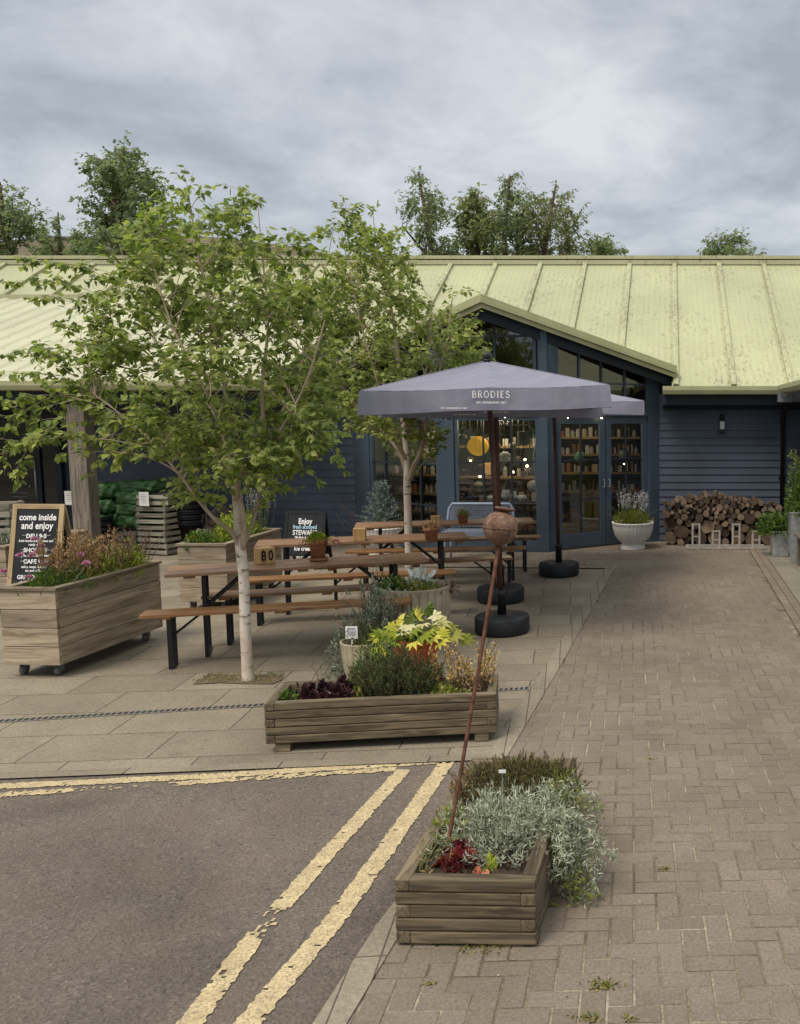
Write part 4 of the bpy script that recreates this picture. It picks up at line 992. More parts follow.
umbrella(u3, P(553,415,u3.y), P(553,383,u3.y), 2.3, P(400,414.5,u3.y-1.15).z, P(400,401,u3.y-1.15).z, 'third grey umbrella by the shop doors, only its right corner showing', R(4), True)

# ------------------------------------------------------------------ planters
def sleeper_planter(p, rz, W, L, Ht, label, feet=.03, mat='sleeper', soil=.05):
    """W along local x, L along local y, near left corner at the root"""
    t = thing('timber_planter', label, 'planter', p, rz); n = 5; ch = (Ht-feet)/n; th = .06; b = MB()
    for i in range(n):
        z = feet+ch*(i+.5); s = ch-.004; j = lambda: random.uniform(-.002,.002)
        if i%2 == 0:
            b.box((W/2+th/2,th/2+j(),z),(W-th,th,s)); b.box((W/2-th/2,L-th/2+j(),z),(W-th,th,s))
            b.box((th/2+j(),L/2-th/2,z),(th,L-th,s)); b.box((W-th/2+j(),L/2+th/2,z),(th,L-th,s))
        else:
            b.box((W/2-th/2,th/2+j(),z),(W-th,th,s)); b.box((W/2+th/2,L-th/2+j(),z),(W-th,th,s))
            b.box((th/2+j(),L/2+th/2,z),(th,L-th,s)); b.box((W-th/2+j(),L/2-th/2,z),(th,L-th,s))
    b.build('timber_box', M[mat], t, False, .006)
    b = MB(); b.box((W/2,L/2,Ht-soil-.02),(W-2*th-.004,L-2*th-.004,.04)); b.build('soil', M['soil'], t)
    for x,y in ((.1,.05),(W-.1,.05),(.1,L-.05),(W-.1,L-.05)):
        f = MB(); f.box((x,y,feet/2),(.09,.08,feet)); f.build('foot', M[mat], t)
    return t
c1, c2 = G(396,947), G(538,940); d = c2-c1; a1 = R(-1.5); W1 = d.length; h1 = .29
pl1 = sleeper_planter(c1, a1, W1, 1.35, h1, 'nearest low timber planter at the road kerb, with heather, silver foliage and rusty rod', .012)
def L1(x,y,z=.22): return c1+Matrix.Rotation(a1,3,'Z')@Vector((x,y,z))
c3, c4 = G(266,753), G(497,741); d = c4-c3; a2 = math.atan2(d.y,d.x); W2 = d.length
pl2 = sleeper_planter(c3, a2, W2, .5, .325, 'long low timber planter on the patio edge, with dark green bush and purple leaves', .055)
def L2(x,y,z=.27): return c3+Matrix.Rotation(a2,3,'Z')@Vector((x,y,z))
def castor_planter(p, rz, label, W=.48, L=1.42, Ht=.62, lift=.105, group='tall timber planters on castors'):
    t = thing('wheeled_planter', label, 'planter', p, rz, group); n = 4; ch = Ht/n; th = .035; b = MB()
    for i in range(n):
        z = lift+ch*(i+.5); s = ch-.005
        b.box((W/2,th/2,z),(W-.002,th,s)); b.box((W/2,L-th/2,z),(W-.002,th,s))
        b.box((th/2,L/2,z),(th,L-2*th-.002,s)); b.box((W-th/2,L/2,z),(th,L-2*th-.002,s))
    b.build('plank_box', M['plank'], t, False, .004)
    b = MB(); zt = lift+Ht+.014; w = .075
    b.box((W/2,w/2-.015,zt),(W+.03,w,.026)); b.box((W/2,L-w/2+.015,zt),(W+.03,w,.026)); b.box((w/2-.015,L/2,zt),(w,L-2*w+.028,.026)); b.box((W-w/2+.015,L/2,zt),(w,L-2*w+.028,.026))
    b.build('rim', M['rim'], t, False, .004)
    b = MB(); b.box((W/2,L/2,lift+Ht-.05),(W-2*th-.004,L-2*th-.004,.05)); b.build('soil', M['soil'], t)
    for x,y in ((.09,.12),(W-.09,.12),(.09,L-.12),(W-.09,L-.12)):
        k = MB(); k.box((x,y,lift-.012),(.08,.08,.012)); k.box((x-.022,y-.01,lift-.045),(.006,.05,.055)); k.box((x+.022,y-.01,lift-.045),(.006,.05,.055)); cs = k.build('castor', M['wheel'], t)
        k = MB(); k.tube([(x-.016,y-.02,.038),(x+.016,y-.02,.038)],.038,16); wh = k.build('wheel', M['wheel'], t, True); wh.parent = cs
    return t
q0, q1 = G(4,665,.105), G(66,663.5,.105)
cp1 = castor_planter((q0.x,q0.y,0), R(-3.2), 'large pale timber planter on castors at the left, with pink flowers and dry tan plumes', q1.x-q0.x)
q0, q1 = G(180,602,.105), G(231,601,.105)
cp2 = castor_planter((q0.x,q0.y,0), R(-.5), 'pale timber planter on castors behind the front birch and the nearest beer table', q1.x-q0.x)
q0 = P(6,546,9.9); cp3 = castor_planter((q0.x-.49,9.9,0), R(0), 'timber planter at the left frame edge beside the tall blackboard')

# rusty poppy head on its rod
r0 = L1(.165,.11,.20); r0 = G(443,866,.22); bc = P(500.5,528,4.12)
t = thing('poppy_head_sculpture', 'rusty steel poppy seed head on a slanting thin rod stuck in the nearest planter', 'sculpture', r0)
b = MB(); top = bc-r0; b.tube(sweep((0,0,-.02), top-Vector((.004,0,.05)), 10, 0, (.004,0,0)), .0085, 10); b.build('rod', M['rod'], t, True)
b = MB(); rb = .078; ax = Vector((.10,-.05,1)).normalized()
prof = [(max(.009,rb*math.sin(math.pi*j/20)**.9), -rb*.98*math.cos(math.pi*j/20)) for j in range(0,19)]
prof = [(r*(1-.012*(1 if abs(z)<.004 else 0)), z) for r,z in prof]
b.lathe(prof, 36, (0,0,0), 36, .004); o = b.build('seed_head', M['rust'], t, True); o.location = top; o.rotation_euler = (R(-4),R(4),0)
b = MB(); b.lathe([(rb+.001,-.003),(rb+.003,0),(rb+.001,.003)],36); k = b.build('seam', M['rust'], t, True); k.parent = o
b = MB(); b.lathe([(.012,.062),(.02,.078),(.043,.084),(.047,.09),(.04,.094),(.015,.09)],32,(0,0,0),8,.08,capt=True); o2 = b.build('crown', M['rust'], t, True); o2.location = top+Vector((.007,0,-.002)); o2.rotation_euler = (R(-6),R(9),0)

# fluted stone pots behind the front planter
def fluted_pot(p, r, h, label, mat, ribs, amp=.022, kind='bowl', soil=True, name='fluted_pot'):
    t = thing(name, label, 'plant pot', p); b = MB()
    if kind == 'bowl': prof = [(r*.5,0),(r*.6,.01),(r*.82,h*.2),(r*.95,h*.42),(r*.99,h*.7),(r*.99,h*.8),(r*.99,h*.9),(r*1.0,h*.97),(r*1.015,h),(r*.93,h),(r*.9,h*.85)]
    elif kind == 'tub': prof = [(r*.72,0),(r*.76,.01),(r*.9,h*.5),(r*.97,h*.8),(r*.99,h*.9),(r*1.0,h*.97),(r*1.01,h),(r*.92,h),(r*.9,h*.85)]
    elif kind == 'urn': prof = [(r*.62,0),(r*.6,h*.02),(r*.58,h*.14),(r*.52,h*.19),(r*.68,h*.3),(r*.88,h*.5),(r*.98,h*.8),(r*1.0,h*.93),(r*1.02,h*.95),(r*1.02,h),(r*.94,h),(r*.92,h*.9)]
    b.lathe(prof, ribs*10, (0,0,0), ribs, amp, ribz=(.0,h*.96)); b.build('pot', mat, t, True)
    b = MB(); b.lathe([(r*.91,h*.86),(.001,h*.9)],24,capb=True); b.build('soil', M['soil'], t)
    return t
def potg(px, pyb, r): f = G(px,pyb); k = (f.y+r)/f.y; return Vector((f.x*k, f.y+r, 0))
pb = potg(417,646,.26); zt = P(417,587,pb.y-.26).z
potA = fluted_pot(pb, .335, P(417,585,pb.y).z, 'large ribbed sandstone coloured pot behind the small pots, planted with white felt leaves', M['stone'], 26, .042)
ps = potg(366,690,.15); potB = fluted_pot(ps, .185, P(366,640,ps.y).z, 'small ribbed sandstone coloured pot with the white plant label, left of the red pot', M['stone'], 18, .04, 'tub')
pr = Vector((P(416,650,6.95).x,6.95,0)); potC = fluted_pot(pr, .165, P(416,637,6.95).z, 'orange red ribbed pot full of yellow green palmate leaves', M['terraR'], 24, .035, 'tub')
# plant label card
q = P(352,645,ps.y-.1); t = thing('plant_label','white printed plant label card stuck in the small ribbed pot','label',(q.x,ps.y-.1,.30))
b = MB(); zc_ = P(352,632.5,ps.y-.1).z-.30; b.box((0,0,zc_),(.095,.003,.10)); b.build('card', M['card'], t); b = MB(); b.box((0,.004,zc_/2-.02),(.014,.003,zc_)); b.build('stake', M['card'], t)
b = MB()
for dz,w in ((.03,.06),(.012,.075),(0,.07),(-.012,.075),(-.024,.05)): b.box((random.uniform(-.003,.003),-.003,zc_+dz),(w,.001,.005 if dz<.03 else .011))
b.build('print', paint('grey_ink',(.30,.30,.31),.8), t)
# white ribbed urn and low white urn
wu = potg(633,550,.2); fluted_pot(wu,.335,P(633,524,wu.y-.3).z,'white ribbed bowl urn of flowering lavender beside the double doors',M['white'],34,.02,'urn',name='white_urn')
wv = potg(383,557,.2); fluted_pot(wv,.335,P(383,529,wv.y-.3).z,'white ribbed bowl urn holding the blue spruce, behind the farthest beer table',M['white'],34,.02,'urn',name='white_urn')
# galvanised pots at the right
def galv(px,pyb,pyt,hwid,label):
    p = potg(px,pyb,.12); ht = P(px,pyt,p.y-.12).z; t = thing('zinc_pot',label,'plant pot',p); b = MB(); w = hwid
    def sq(s,z): return [(-s,-s,z),(s,-s,z),(s,s,z),(-s,s,z)]
    vs = sq(w*.8,0)+sq(w,ht-.02)+sq(w*1.06,ht-.02)+sq(w*1.06,ht)+sq(w*.94,ht)+sq(w*.9,ht-.05)
    b.add(vs,[(0,1,2,3)]+[(i*4+k,i*4+(k+1)%4,i*4+4+(k+1)%4,i*4+4+k) for i in range(5) for k in range(4)]); b.build('pot',M['galv'],t,False,.006)
    b = MB(); b.box((0,0,ht-.05),(w*1.75,w*1.75,.02)); b.build('soil',M['soil'],t); return p, ht
gp1, gh1 = galv(779.5,556.5,531,.15,'small grey zinc pot with trailing green leaves, right end of the log pile')
gp2, gh2 = galv(800,563,512,.17,'tall grey zinc pot with a bushy upright plant, cut by the right frame edge')
# wooden bench end at the right frame edge
t = thing('timber_bench','weathered grey timber bench standing at the right frame edge, only its leg showing','bench',(P(806,572,13.1).x,13.0,0))
for x in (-.085,1.1):
    for y in (-.2,.2): b = MB(); b.box((x,y,.22),(.06,.06,.44)); b.build('leg',M['post'],t)
b = MB()
for k in range(3): b.box((.51,-.16+.16*k,.455),(1.34,.14,.03))
b.build('seat',M['post'],t,False,.004)

# ------------------------------------------------------------------ small pots and blocks on the tables
def clay(px, pyb, rt, h, label, tabz=TH, saucer=False, dirty=False):
    p = G(px,pyb,tabz+.002); t = thing('clay_pot',label,'plant pot',p); b = MB(); z0 = .022 if saucer else 0
    b.lathe([(rt*.72,z0),(rt*.9,h*.72),(rt*.92,h*.74),(rt*1.03,h*.75),(rt*1.05,h),(rt*.93,h),(rt*.9,h*.85)],28); b.build('pot',M['terra'],t,True)
    if saucer: b = MB(); b.lathe([(rt*.86,0),(rt*1.0,.008),(rt*1.02,.03),(rt*.95,.03),(rt*.85,.015)],28); b.build('saucer',M['terra'],t,True)
    b = MB(); b.lathe([(rt*.91,h*.87),(.001,h*.9)],18,capb=True); b.build('soil',M['soil'],t)
    return p+Vector((0,0,h*.9))
kp1 = clay(318.5,560.5,.085,.205,'brown clay pot on a saucer with lime green leaves, on the nearest table',saucer=True)
kp2 = clay(431.5,540,.085,.135,'brown clay pot with pale dry succulents at the right end of the middle table')
kp3 = clay(463,523,.075,.115,'small orange clay pot on the farthest table, in front of the blue metal bench')
def block(px,pyb,w,h,label,text=None,rz=.3):
    p = G(px,pyb,TH+.002); t = thing('wooden_block',label,'block',(p.x,p.y+w/2,p.z),rz); b = MB(); b.box((0,0,h/2),(w,w,h)); b.build('block',M['block'],t,False,.004)
    if text: 
        for ch_,dy in zip(text,(-.032,.032)):
            b = text_mb([(ch_,.13,0,0,.004,.72)]); o = b.build('lettering',M['ink'],t); o.rotation_euler = (0,0,R(90)); o.location = (w/2+.0015,dy,h/2)
block(261.5,564.5,.145,.15,'plywood cube with black number painted on its right side, on the nearest table','80',-R(48))
block(358,541,.13,.135,'plain plywood cube on the middle table, standing left of the second birch trunk',None,R(12))
block(434.5,526,.11,.125,'plain plywood cube on the farthest table, left of the small orange pot',None,R(10))

# ------------------------------------------------------------------ blackboards
def aboard(p, rz, W, Ht, frame, label, lines, lines2=None, fw=.05, tilt=12):
    t = thing('blackboard_sign', label, 'blackboard', p, rz); a = R(tilt)
    def leaf(s, nm, board=True):
        b = MB(); Lh = Ht/math.cos(a)
        b.box((-W/2+fw/2,0,Lh/2),(fw,.024,Lh)); b.box((W/2-fw/2,0,Lh/2),(fw,.024,Lh)); b.box((0,0,Lh-fw/2),(W-2*fw-.001,.022,fw)); b.box((0,0,.14),(W-2*fw-.001,.022,fw))
        o = b.build('frame', M[frame], t); o.rotation_euler = (-a*s,0,0); o.location = (0,-math.tan(a)*Ht*s-.0*s,0)
        b = MB(); b.box((0,0,(Lh+.14)/2),(W-2*fw+.004,.010,Lh-.14-fw)); k = b.build('panel', M['slate'], t); k.parent = o
        return o, Lh
    f, Lh = leaf(1,'front'); leaf(-1,'back')
    b = text_mb(lines); k = b.build('lettering', M['chalk'], t); k.parent = f; k.location = (0,-.0085,0)
    if lines2: b = text_mb(lines2); k = b.build('lettering', M['chalkb'], t); k.parent = f; k.location = (0,-.0085,0)
    return t
zb = P(33,507,9.55).z
aboard((P(30,600,9.6).x,9.65+.2,0), R(-2), .56, zb, 'pine', 'tall pine framed blackboard with a long chalked list, behind the left castor planter',
  [('come inside',.095,0,zb-.115,.0025,.88),('and enjoy',.105,0,zb-.205,.0025,.84),('DELI 9-5',.062,0,zb-.315,.002,1),('fresh homemade produce and',.036,0,zb-.365,.001,.85),('ready meals',.036,0,zb-.405,.001,.9),
   ('SHOP 9-5',.062,0,zb-.465,.002,1),('gifts, home and coffee',.038,0,zb-.52,.001,.9),('CAFE 9-4',.062,0,zb-.585,.002,1),('cakes, soups, lunches',.036,0,zb-.64,.001,.9),('tea and coffee',.036,0,zb-.68,.001,.9),
   ('GREENHOUSE',.058,0,zb-.75,.002,.95),('plants, pots, compost',.036,0,zb-.80,.001,.9),('____        ____',.05,0,zb-.285,.0,1.0),('____        ____',.05,0,zb-.44,.0,1.0),('____        ____',.05,0,zb-.56,.0,1.0)])
zb = P(304,513,13.2).z
aboard((P(304,560,13.3).x,13.45,0), R(-4), .60, zb, 'black', 'short black framed blackboard with white lettering, behind the middle beer table by the wall',
  [('Enjoy',.115,0,zb-.135,.004,.8),('STEWART',.10,0,zb-.30,.003,.8),('TOWER',.10,0,zb-.395,.003,.8),('ice cream',.085,0,zb-.53,.003,.85),('in here',.085,0,zb-.63,.003,.85)], [('fresh scooped',.078,0,zb-.215,.002,.8)], .04)

# ------------------------------------------------------------------ crates, bags and tubs under the canopy
def crate(p, rz, label, w=.50, d=.36, h=.185, group='slatted wooden crates'):
    t = thing('wooden_crate', label, 'crate', p, rz, group); b = MB(); th = .014
    for i in range(2):
        z = .048+i*.095; hh = .058
        for y in (-d/2,d/2): b.box((0,y,z),(w,th,hh))
        for x in (-w/2+th/2,w/2-th/2): b.box((x,0,z),(th,d-.02,hh))
    b.build('slats', M['crate'], t)
    b = MB(); 
    for x in (-1,1):
        for y in (-1,1): b.box((x*(w/2-.03),y*(d/2-.024),h/2-.002),(.034,.03,h-.004))
    b.build('corner_block', M['crate'], t); b = MB(); b.box((0,0,.018),(w-.04,d-.04,.01)); b.build('bottom', M['crate'], t)
    return t
q = G(150,556); yc_ = q.y
names = ['bottom','second','third','fourth','top']
xc_ = P(151,530,yc_).x
for i in range(5):
    crate((xc_+(.03,.0,-.01,-.01,-.0)[i]+.02*(i==4),yc_+.25,.19*i), R(-16+3*i), f'{names[i]} slatted crate of the tall stack right of the green bags')
xl = P(120,530,yc_).x
for i in range(2): crate((xl-.05,yc_+.3,.19*i), R(-14), f'{names[i] if i==0 else "upper"} slatted crate of the low stack under the green bags')
xk = P(69,520,yc_).x
for i in range(5): crate((xk+.14,yc_+.45,.19*i), R(-10), f'{names[i]} slatted crate of the stack mostly hidden behind the porch post')
for (px,py,Y,lb) in ((144,499,yc_+.02,'small white card pinned on the tall crate stack right of the green bags'),(69.5,498,yc_+.2,'small white card on the crate stack just left of the porch post')):
    q = P(px,py,Y); t = thing('notice_card',lb,'sign',q,R(-12)); b = MB(); b.box((0,0,0),(.17,.008,.215)); b.build('card',M['card'],t)
    b = MB()
    for k in range(5): b.box((0,-.0055,.07-.03*k),((.05,.1,.08,.1,.06)[k],.001,.008))
    b.build('print', paint('grey_print',(.35,.35,.36)), t)
def bag(px,py,Y,sx,sy,sz,label,rz=0):
    q = P(px,py,Y); n = 40; b = MB(); m = 22; vs = []; seed = random.random()*9
    for j in range(m+1):
        for k in range(n):
            a = 2*math.pi*k/n; f = math.pi*j/m
            x, y, z = math.sin(f)*math.cos(a), math.sin(f)*math.sin(a), -math.cos(f)
            sg = lambda v,e: math.copysign(abs(v)**e, v)
            w = 1+.09*math.sin(5*a+seed+3*z)+.07*math.sin(9*a-4*f+seed)+.05*math.sin(17*a+7*f)+.05*math.sin(13*f+4*a)
            vs.append((sg(x,.6)*sx*w, sg(y,.6)*sy*w, sg(z,.7)*sz*w))
    fs = [(j*n+k,j*n+(k+1)%n,(j+1)*n+(k+1)%n,(j+1)*n+k) for j in range(m) for k in range(n)]
    b.add(vs,fs); o = b.build('green_bag',M['bagg'],None,True); o.location = q; o.rotation_euler = (0,0,rz); setp(o,label,'bag','green plastic bags heaped on the crates')
yb_ = yc_+.35
for (px,py,sx,sz,lb) in ((108,519,.22,.10,'lower left crinkled green bag in the heap just right of the porch post'),(107,505,.22,.12,'middle left crinkled green bag in the heap just right of the porch post'),(109,490,.24,.11,'upper left crinkled green bag in the heap just right of the porch post'),
     (138,520,.23,.11,'lowest crinkled green bag against the tall crate stack'),(137,508,.23,.11,'second lowest crinkled green bag against the tall crate stack'),(136,497,.24,.11,'crinkled green bag beside the white card on the crate stack'),(143,486,.34,.09,'topmost wide crinkled green bag, lying higher than the tall crate stack')):
    bag(px,py,yb_+(.1 if py<490 else 0),sx,.24,sz,lb,R(random.uniform(-14,14)))
def tub(p, r, h, label, lipz):
    t = thing('black_tub', label, 'tub', p, 0, 'nested black plastic tubs'); b = MB()
    b.lathe([(r*.8,0),(r*.97,h*.9),(r*1.03,h*.9),(r*1.03,h),(r*.95,h),(r*.75,.03)],36); b.build('tub',M['bin'],t,True)
    b = MB(); b.lathe([(r*1.03,h*.86),(r*1.055,h*.88),(r*1.055,h*.905),(r*1.03,h*.91)],36); b.build('lip',M['bin'],t,True)
q = G(181,553); r_ = .25
for i in range(5): tub((q.x,q.y+r_,.085*i), r_, .5, ('bottom tub of the tall nested black stack right of the crates' if i==0 else f'{["","second","third","fourth","topmost"][i]} tub of the tall nested black stack right of the crates'), 0)
q = P(101,530,yc_+.1)
for i in range(3): tub((q.x,yc_+.1,.085*i), .17, .44, f'{["lowest","middle","top"][i]} tub of the small black stack between the porch post and the green bags', 0)
q = P(207.5,531,14.6); crate((q.x,14.7,.0), R(5), 'single slatted crate at the bottom beside the black tubs, partly behind the birch planter', .33,.3,.185,'slatted wooden crates'); crate((q.x,14.7,.19), R(8), 'small slatted crate set on another beside the black tubs', .33,.3,.185)
# pale slatted crates at the far left edge, behind the blackboard
q = P(0,545,10.9)
for i in range(6): crate((q.x-.05,10.9,.19*i), R(3+2*i), f'{["bottom","second","third","fourth","fifth","top"][i]} pale crate of the stack at the left frame edge, behind the tall blackboard', .5,.4,.185,'pale crates at the left edge')

# blue grey mesh bench by the shop window
bx0, bx1 = P(445,505,13.75).x, P(511,505,13.75).x; zb0, zb1 = P(470,524,13.9).z, P(470,503.5,13.9).z
t = thing('mesh_bench','blue grey metal mesh bench in front of the shop window','bench',((bx0+bx1)/2,13.75,0)); w = (bx1-bx0)
def lattice(b, u0,u1,v0,v1,fn,st=.036,th=.013):
    nU = int((u1-u0+v1-v0)/st)
    for s in (1,-1):
        for i in range(nU+1):
            c = (u0-(v1-v0)+i*st) if s>0 else (u0+i*st)
            pts = []
            for v in (v0,v1):
                u = c+s*(v-v0); pts.append((u,v))
            (ua,va),(ub,vb) = pts
            def clip(ua,va,ub,vb):
                lo, hi = 0,1
                du = ub-ua
                for lim,sg in ((u0,1),(u1,-1)):
                    f0 = sg*(ua-lim); f1 = sg*(ub-lim)
                    if f0<0 and f1<0: return None
                    if f0<0: lo = max(lo,f0/(f0-f1))
                    if f1<0: hi = min(hi,f0/(f0-f1))
                return None if hi<=lo else (ua+du*lo,va+(vb-va)*lo,ua+du*hi,va+(vb-va)*hi)
            r = clip(ua,va,ub,vb)
            if r: b.bar(fn(r[0],r[1]),fn(r[2],r[3]),th,.004)
zs_ = P(470,531,13.6).z
b = MB(); lattice(b,-w/2+.02,w/2-.02,0,zb1-zs_-.03,lambda u,v:Vector((u,.16+.16*v,zs_+.02+v))); b.build('backrest',M['bluemesh'],t)
b = MB(); lattice(b,-w/2+.02,w/2-.02,0,.4,lambda u,v:Vector((u,-.26+v,zs_))); b.box((0,-.27,zs_-.03),(w,.03,.07)); b.build('seat',M['bluemesh'],t)
b = MB(); k = zb1-zs_-.03
fr_ = [(-w/2-.05,.13,zs_-.02),(-w/2-.01,.17,zs_+.1),(-w/2+.01,.16+.16*k*.8,zs_+k*.85),(-w/2+.06,.16+.16*k,zs_+k+.02),(w/2-.06,.16+.16*k,zs_+k+.02),(w/2-.01,.16+.16*k*.8,zs_+k*.85),(w/2+.01,.17,zs_+.1),(w/2+.05,.13,zs_-.02)]
b.tube(fr_,.02,10); b.build('back_frame',M['bluemesh'],t,True)
for x in (-1,1):
    for y in (-.24,.15): b = MB(); b.tube([(x*(w/2-.05),y,zs_-.01),(x*(w/2-.03),y*1.1,0)],.018,10); b.build('leg',M['bluemesh'],t,True)

# ------------------------------------------------------------------ log pile and cycle rack
x0, x1 = P(663,545,15.25).x, P(782,545,15.25).x; ht = P(700,495,15.3).z
logs = []; random.seed(21)
while len(logs) < 135:
    zf = max([0]+[l[1] for l in logs[-3:]]) if logs else 0
    r = random.choice([.13,.115,.095,.075,.06]) if len(logs) < 18 else random.choice([.09,.075,.06,.05,.045]) if len(logs) < 40 else random.choice([.055,.045,.04,.035,.06,.03])
    best = None
    for i in range(160):
        x = x0+r+(x1-x0-2*r)*i/159; z = r
        for (lx,lz,lr) in logs:
            dx = x-lx; s = r+lr
            if abs(dx) < s: z = max(z, lz+math.sqrt(s*s-dx*dx))
        lim = ht*(.86+.2*math.sin(math.pi*min(1,max(0,(x-x0)/(x1-x0)*1.15))))
        if z+r*.6 > lim: continue
        if best is None or z+.02*random.random() < best[1]: best = (x,z)
    if best is None:
        if r > .05: continue
        break
    logs.append((best[0],best[1],r))
ORD = ['first','second','third','fourth','fifth','sixth','seventh','eighth','ninth','tenth','eleventh','twelfth','thirteenth','fourteenth','fifteenth','sixteenth','seventeenth','eighteenth','nineteenth','twentieth','twenty first','twenty second','twenty third','twenty fourth','twenty fifth','twenty sixth','twenty seventh','twenty eighth','twenty ninth','thirtieth','thirty first','thirty second','thirty third','thirty fourth','thirty fifth','thirty sixth']
rows = {}
for l in logs: rows.setdefault(min(6,int(l[1]/(ht*1.05/7))),[]).append(l)
rw = ['bottom row','second row up','third row up','fourth row up','fifth row up','sixth row up','top row']
for k, ls in rows.items():
    for i,(x,z,r) in enumerate(sorted(ls)):
        size = 'thick' if r>.1 else 'medium' if r>.065 else 'thin'; ln = random.uniform(.34,.44); n = 22; y0 = random.uniform(-.07,.07)
        h1_,h2_,h3_ = (random.uniform(0,6.28) for _ in range(3)); k1_,k2_ = random.uniform(.02,.09), random.uniform(.01,.05); sh = [1-.03+k1_*math.cos(2*2*math.pi*q_/n+h1_)+k2_*math.cos(3*2*math.pi*q_/n+h2_)+random.uniform(-.02,.02) for q_ in range(n)]; cut = random.uniform(.1,.6) if random.random() < .3 else 9; sh = [min(s_, cut/max(.05,math.cos(2*math.pi*q_/n-h3_)) if math.cos(2*math.pi*q_/n-h3_)>.05 else s_) for q_,s_ in enumerate(sh)]; b = MB(); tl = random.uniform(-.03,.03)
        ring = lambda y,f,ox=0: [(r*f*sh[j]*math.cos(2*math.pi*j/n)+ox, y, r*f*sh[j]*math.sin(2*math.pi*j/n)) for j in range(n)]
        vs = ring(y0,1)+ring(y0+ln*.5,1.02,tl)+ring(y0+ln,.97,tl*2); b.add(vs,[(i_*n+j,i_*n+(j+1)%n,(i_+1)*n+(j+1)%n,(i_+1)*n+j) for i_ in range(2) for j in range(n)]+[tuple(2*n+j for j in range(n))])
        rr_ = random.random(); ce = [random.uniform(-.02,.02),0,random.uniform(-.02,.02)]; gg = ring(y0,1); ox_ = random.random()*9
        b.add(gg+[(ce[0],y0-.004,ce[2])],[(n,j,(j+1)%n) for j in range(n)],[(p[0]-ce[0],0,p[2]-ce[2]) for p in gg]+[(0,0,0)],rr_,1)
        o = b.build('log',[M['bark'],M['logend']],None,False); o.location = (x,15.25,z); o.rotation_euler = (0,0,random.uniform(-.06,.06))
        setp(o,f'{size} cut log in the woodpile, {ORD[i]} from left, {rw[k]}','log','cut logs stacked against the navy wall')
random.seed(5)
a, c = P(686,545,14.82), P(766,545,14.82); a.z = c.z = 0; t = thing('cycle_rack','low grey steel cycle rack with four upright wheel loops standing before the log pile','cycle rack',((a.x+c.x)/2,a.y,0)); w = c.x-a.x
b = MB(); b.box((0,0,.025),(w,.05,.03)); b.box((0,.28,.025),(w,.05,.03)); b.box((-w/2+.03,.14,.02),(.04,.28,.03)); b.box((w/2-.03,.14,.02),(.04,.28,.03)); b.build('base_bar',M['rackm'],t)
for i,px in enumerate((696,716,736,756)):
    x = P(px,540,a.y).x-(a.x+c.x)/2; hh = .42 if i%2==0 else .31; b = MB()
    for dx in (-.055,.055): b.box((x+dx,0,hh/2),(.03,.024,hh))
    for z in (hh-.015,hh*.5): b.box((x,.001,z),(.09,.02,.02))
    b.build('wheel_loop',M['rackm'],t)
# ------------------------------------------------------------------ foliage helpers
def rdir(n, up=.5, sp=1.0):
    d = rng.normal(0,sp,(n,3)); d[:,2] = np.abs(d[:,2])*.6+up; return d
def dome_pts(n, c, rad, lo=.35, flat=0.0):
    """points through the outer volume of a half ellipsoid with a lumpy outline"""
    d = rng.normal(0,1,(n,3)); d /= np.linalg.norm(d,axis=1,keepdims=True); d[:,2] = np.abs(d[:,2])
    ph = np.arctan2(d[:,1],d[:,0]); k = rng.uniform(0,6,3)
    lump = 1+.16*np.sin(3*ph+k[0])*d[:,2]+.12*np.sin(5*ph+k[1]+4*d[:,2])+.07*np.sin(9*ph+k[2]-6*d[:,2])
    r = rng.uniform(lo**3,1,n)**(1/3)*lump
    return np.asarray(c,float)+d*np.asarray(rad)*r[:,None], d
def clump(name, label, cat, c, rad, n, L, W, shape, mat, up=.5, out=1.0, sp=.6, lo=.35, stems=20, group=None, sink=.02):
    t = thing(name, label, cat, c, 0, group); b = MB()
    p, d = dome_pts(n,(0,0,-sink),rad,lo); dd = d*out+rng.normal(0,sp,(n,3)); dd[:,2] += up
    b.leaves(p,dd,d+rng.normal(0,.6,(n,3))+np.array([0,0,.5]),rng.uniform(L*.6,L*1.3,n),rng.uniform(W*.7,W*1.3,n),shape); b.build('foliage',mat,t)
    s = MB()
    for _ in range(stems):
        a = rng.uniform(0,6.28); q = rng.uniform(.3,.85); e = (rad[0]*q*math.cos(a),rad[1]*q*math.sin(a),rad[2]*rng.uniform(.4,.85))
        s.tube(sweep((e[0]*.25,e[1]*.25,-sink),e,4,0,(0,0,.1*rad[2])),[.004,.003,.002,.0015],4,False)
    s.build('stems',M['twig'],t); return t
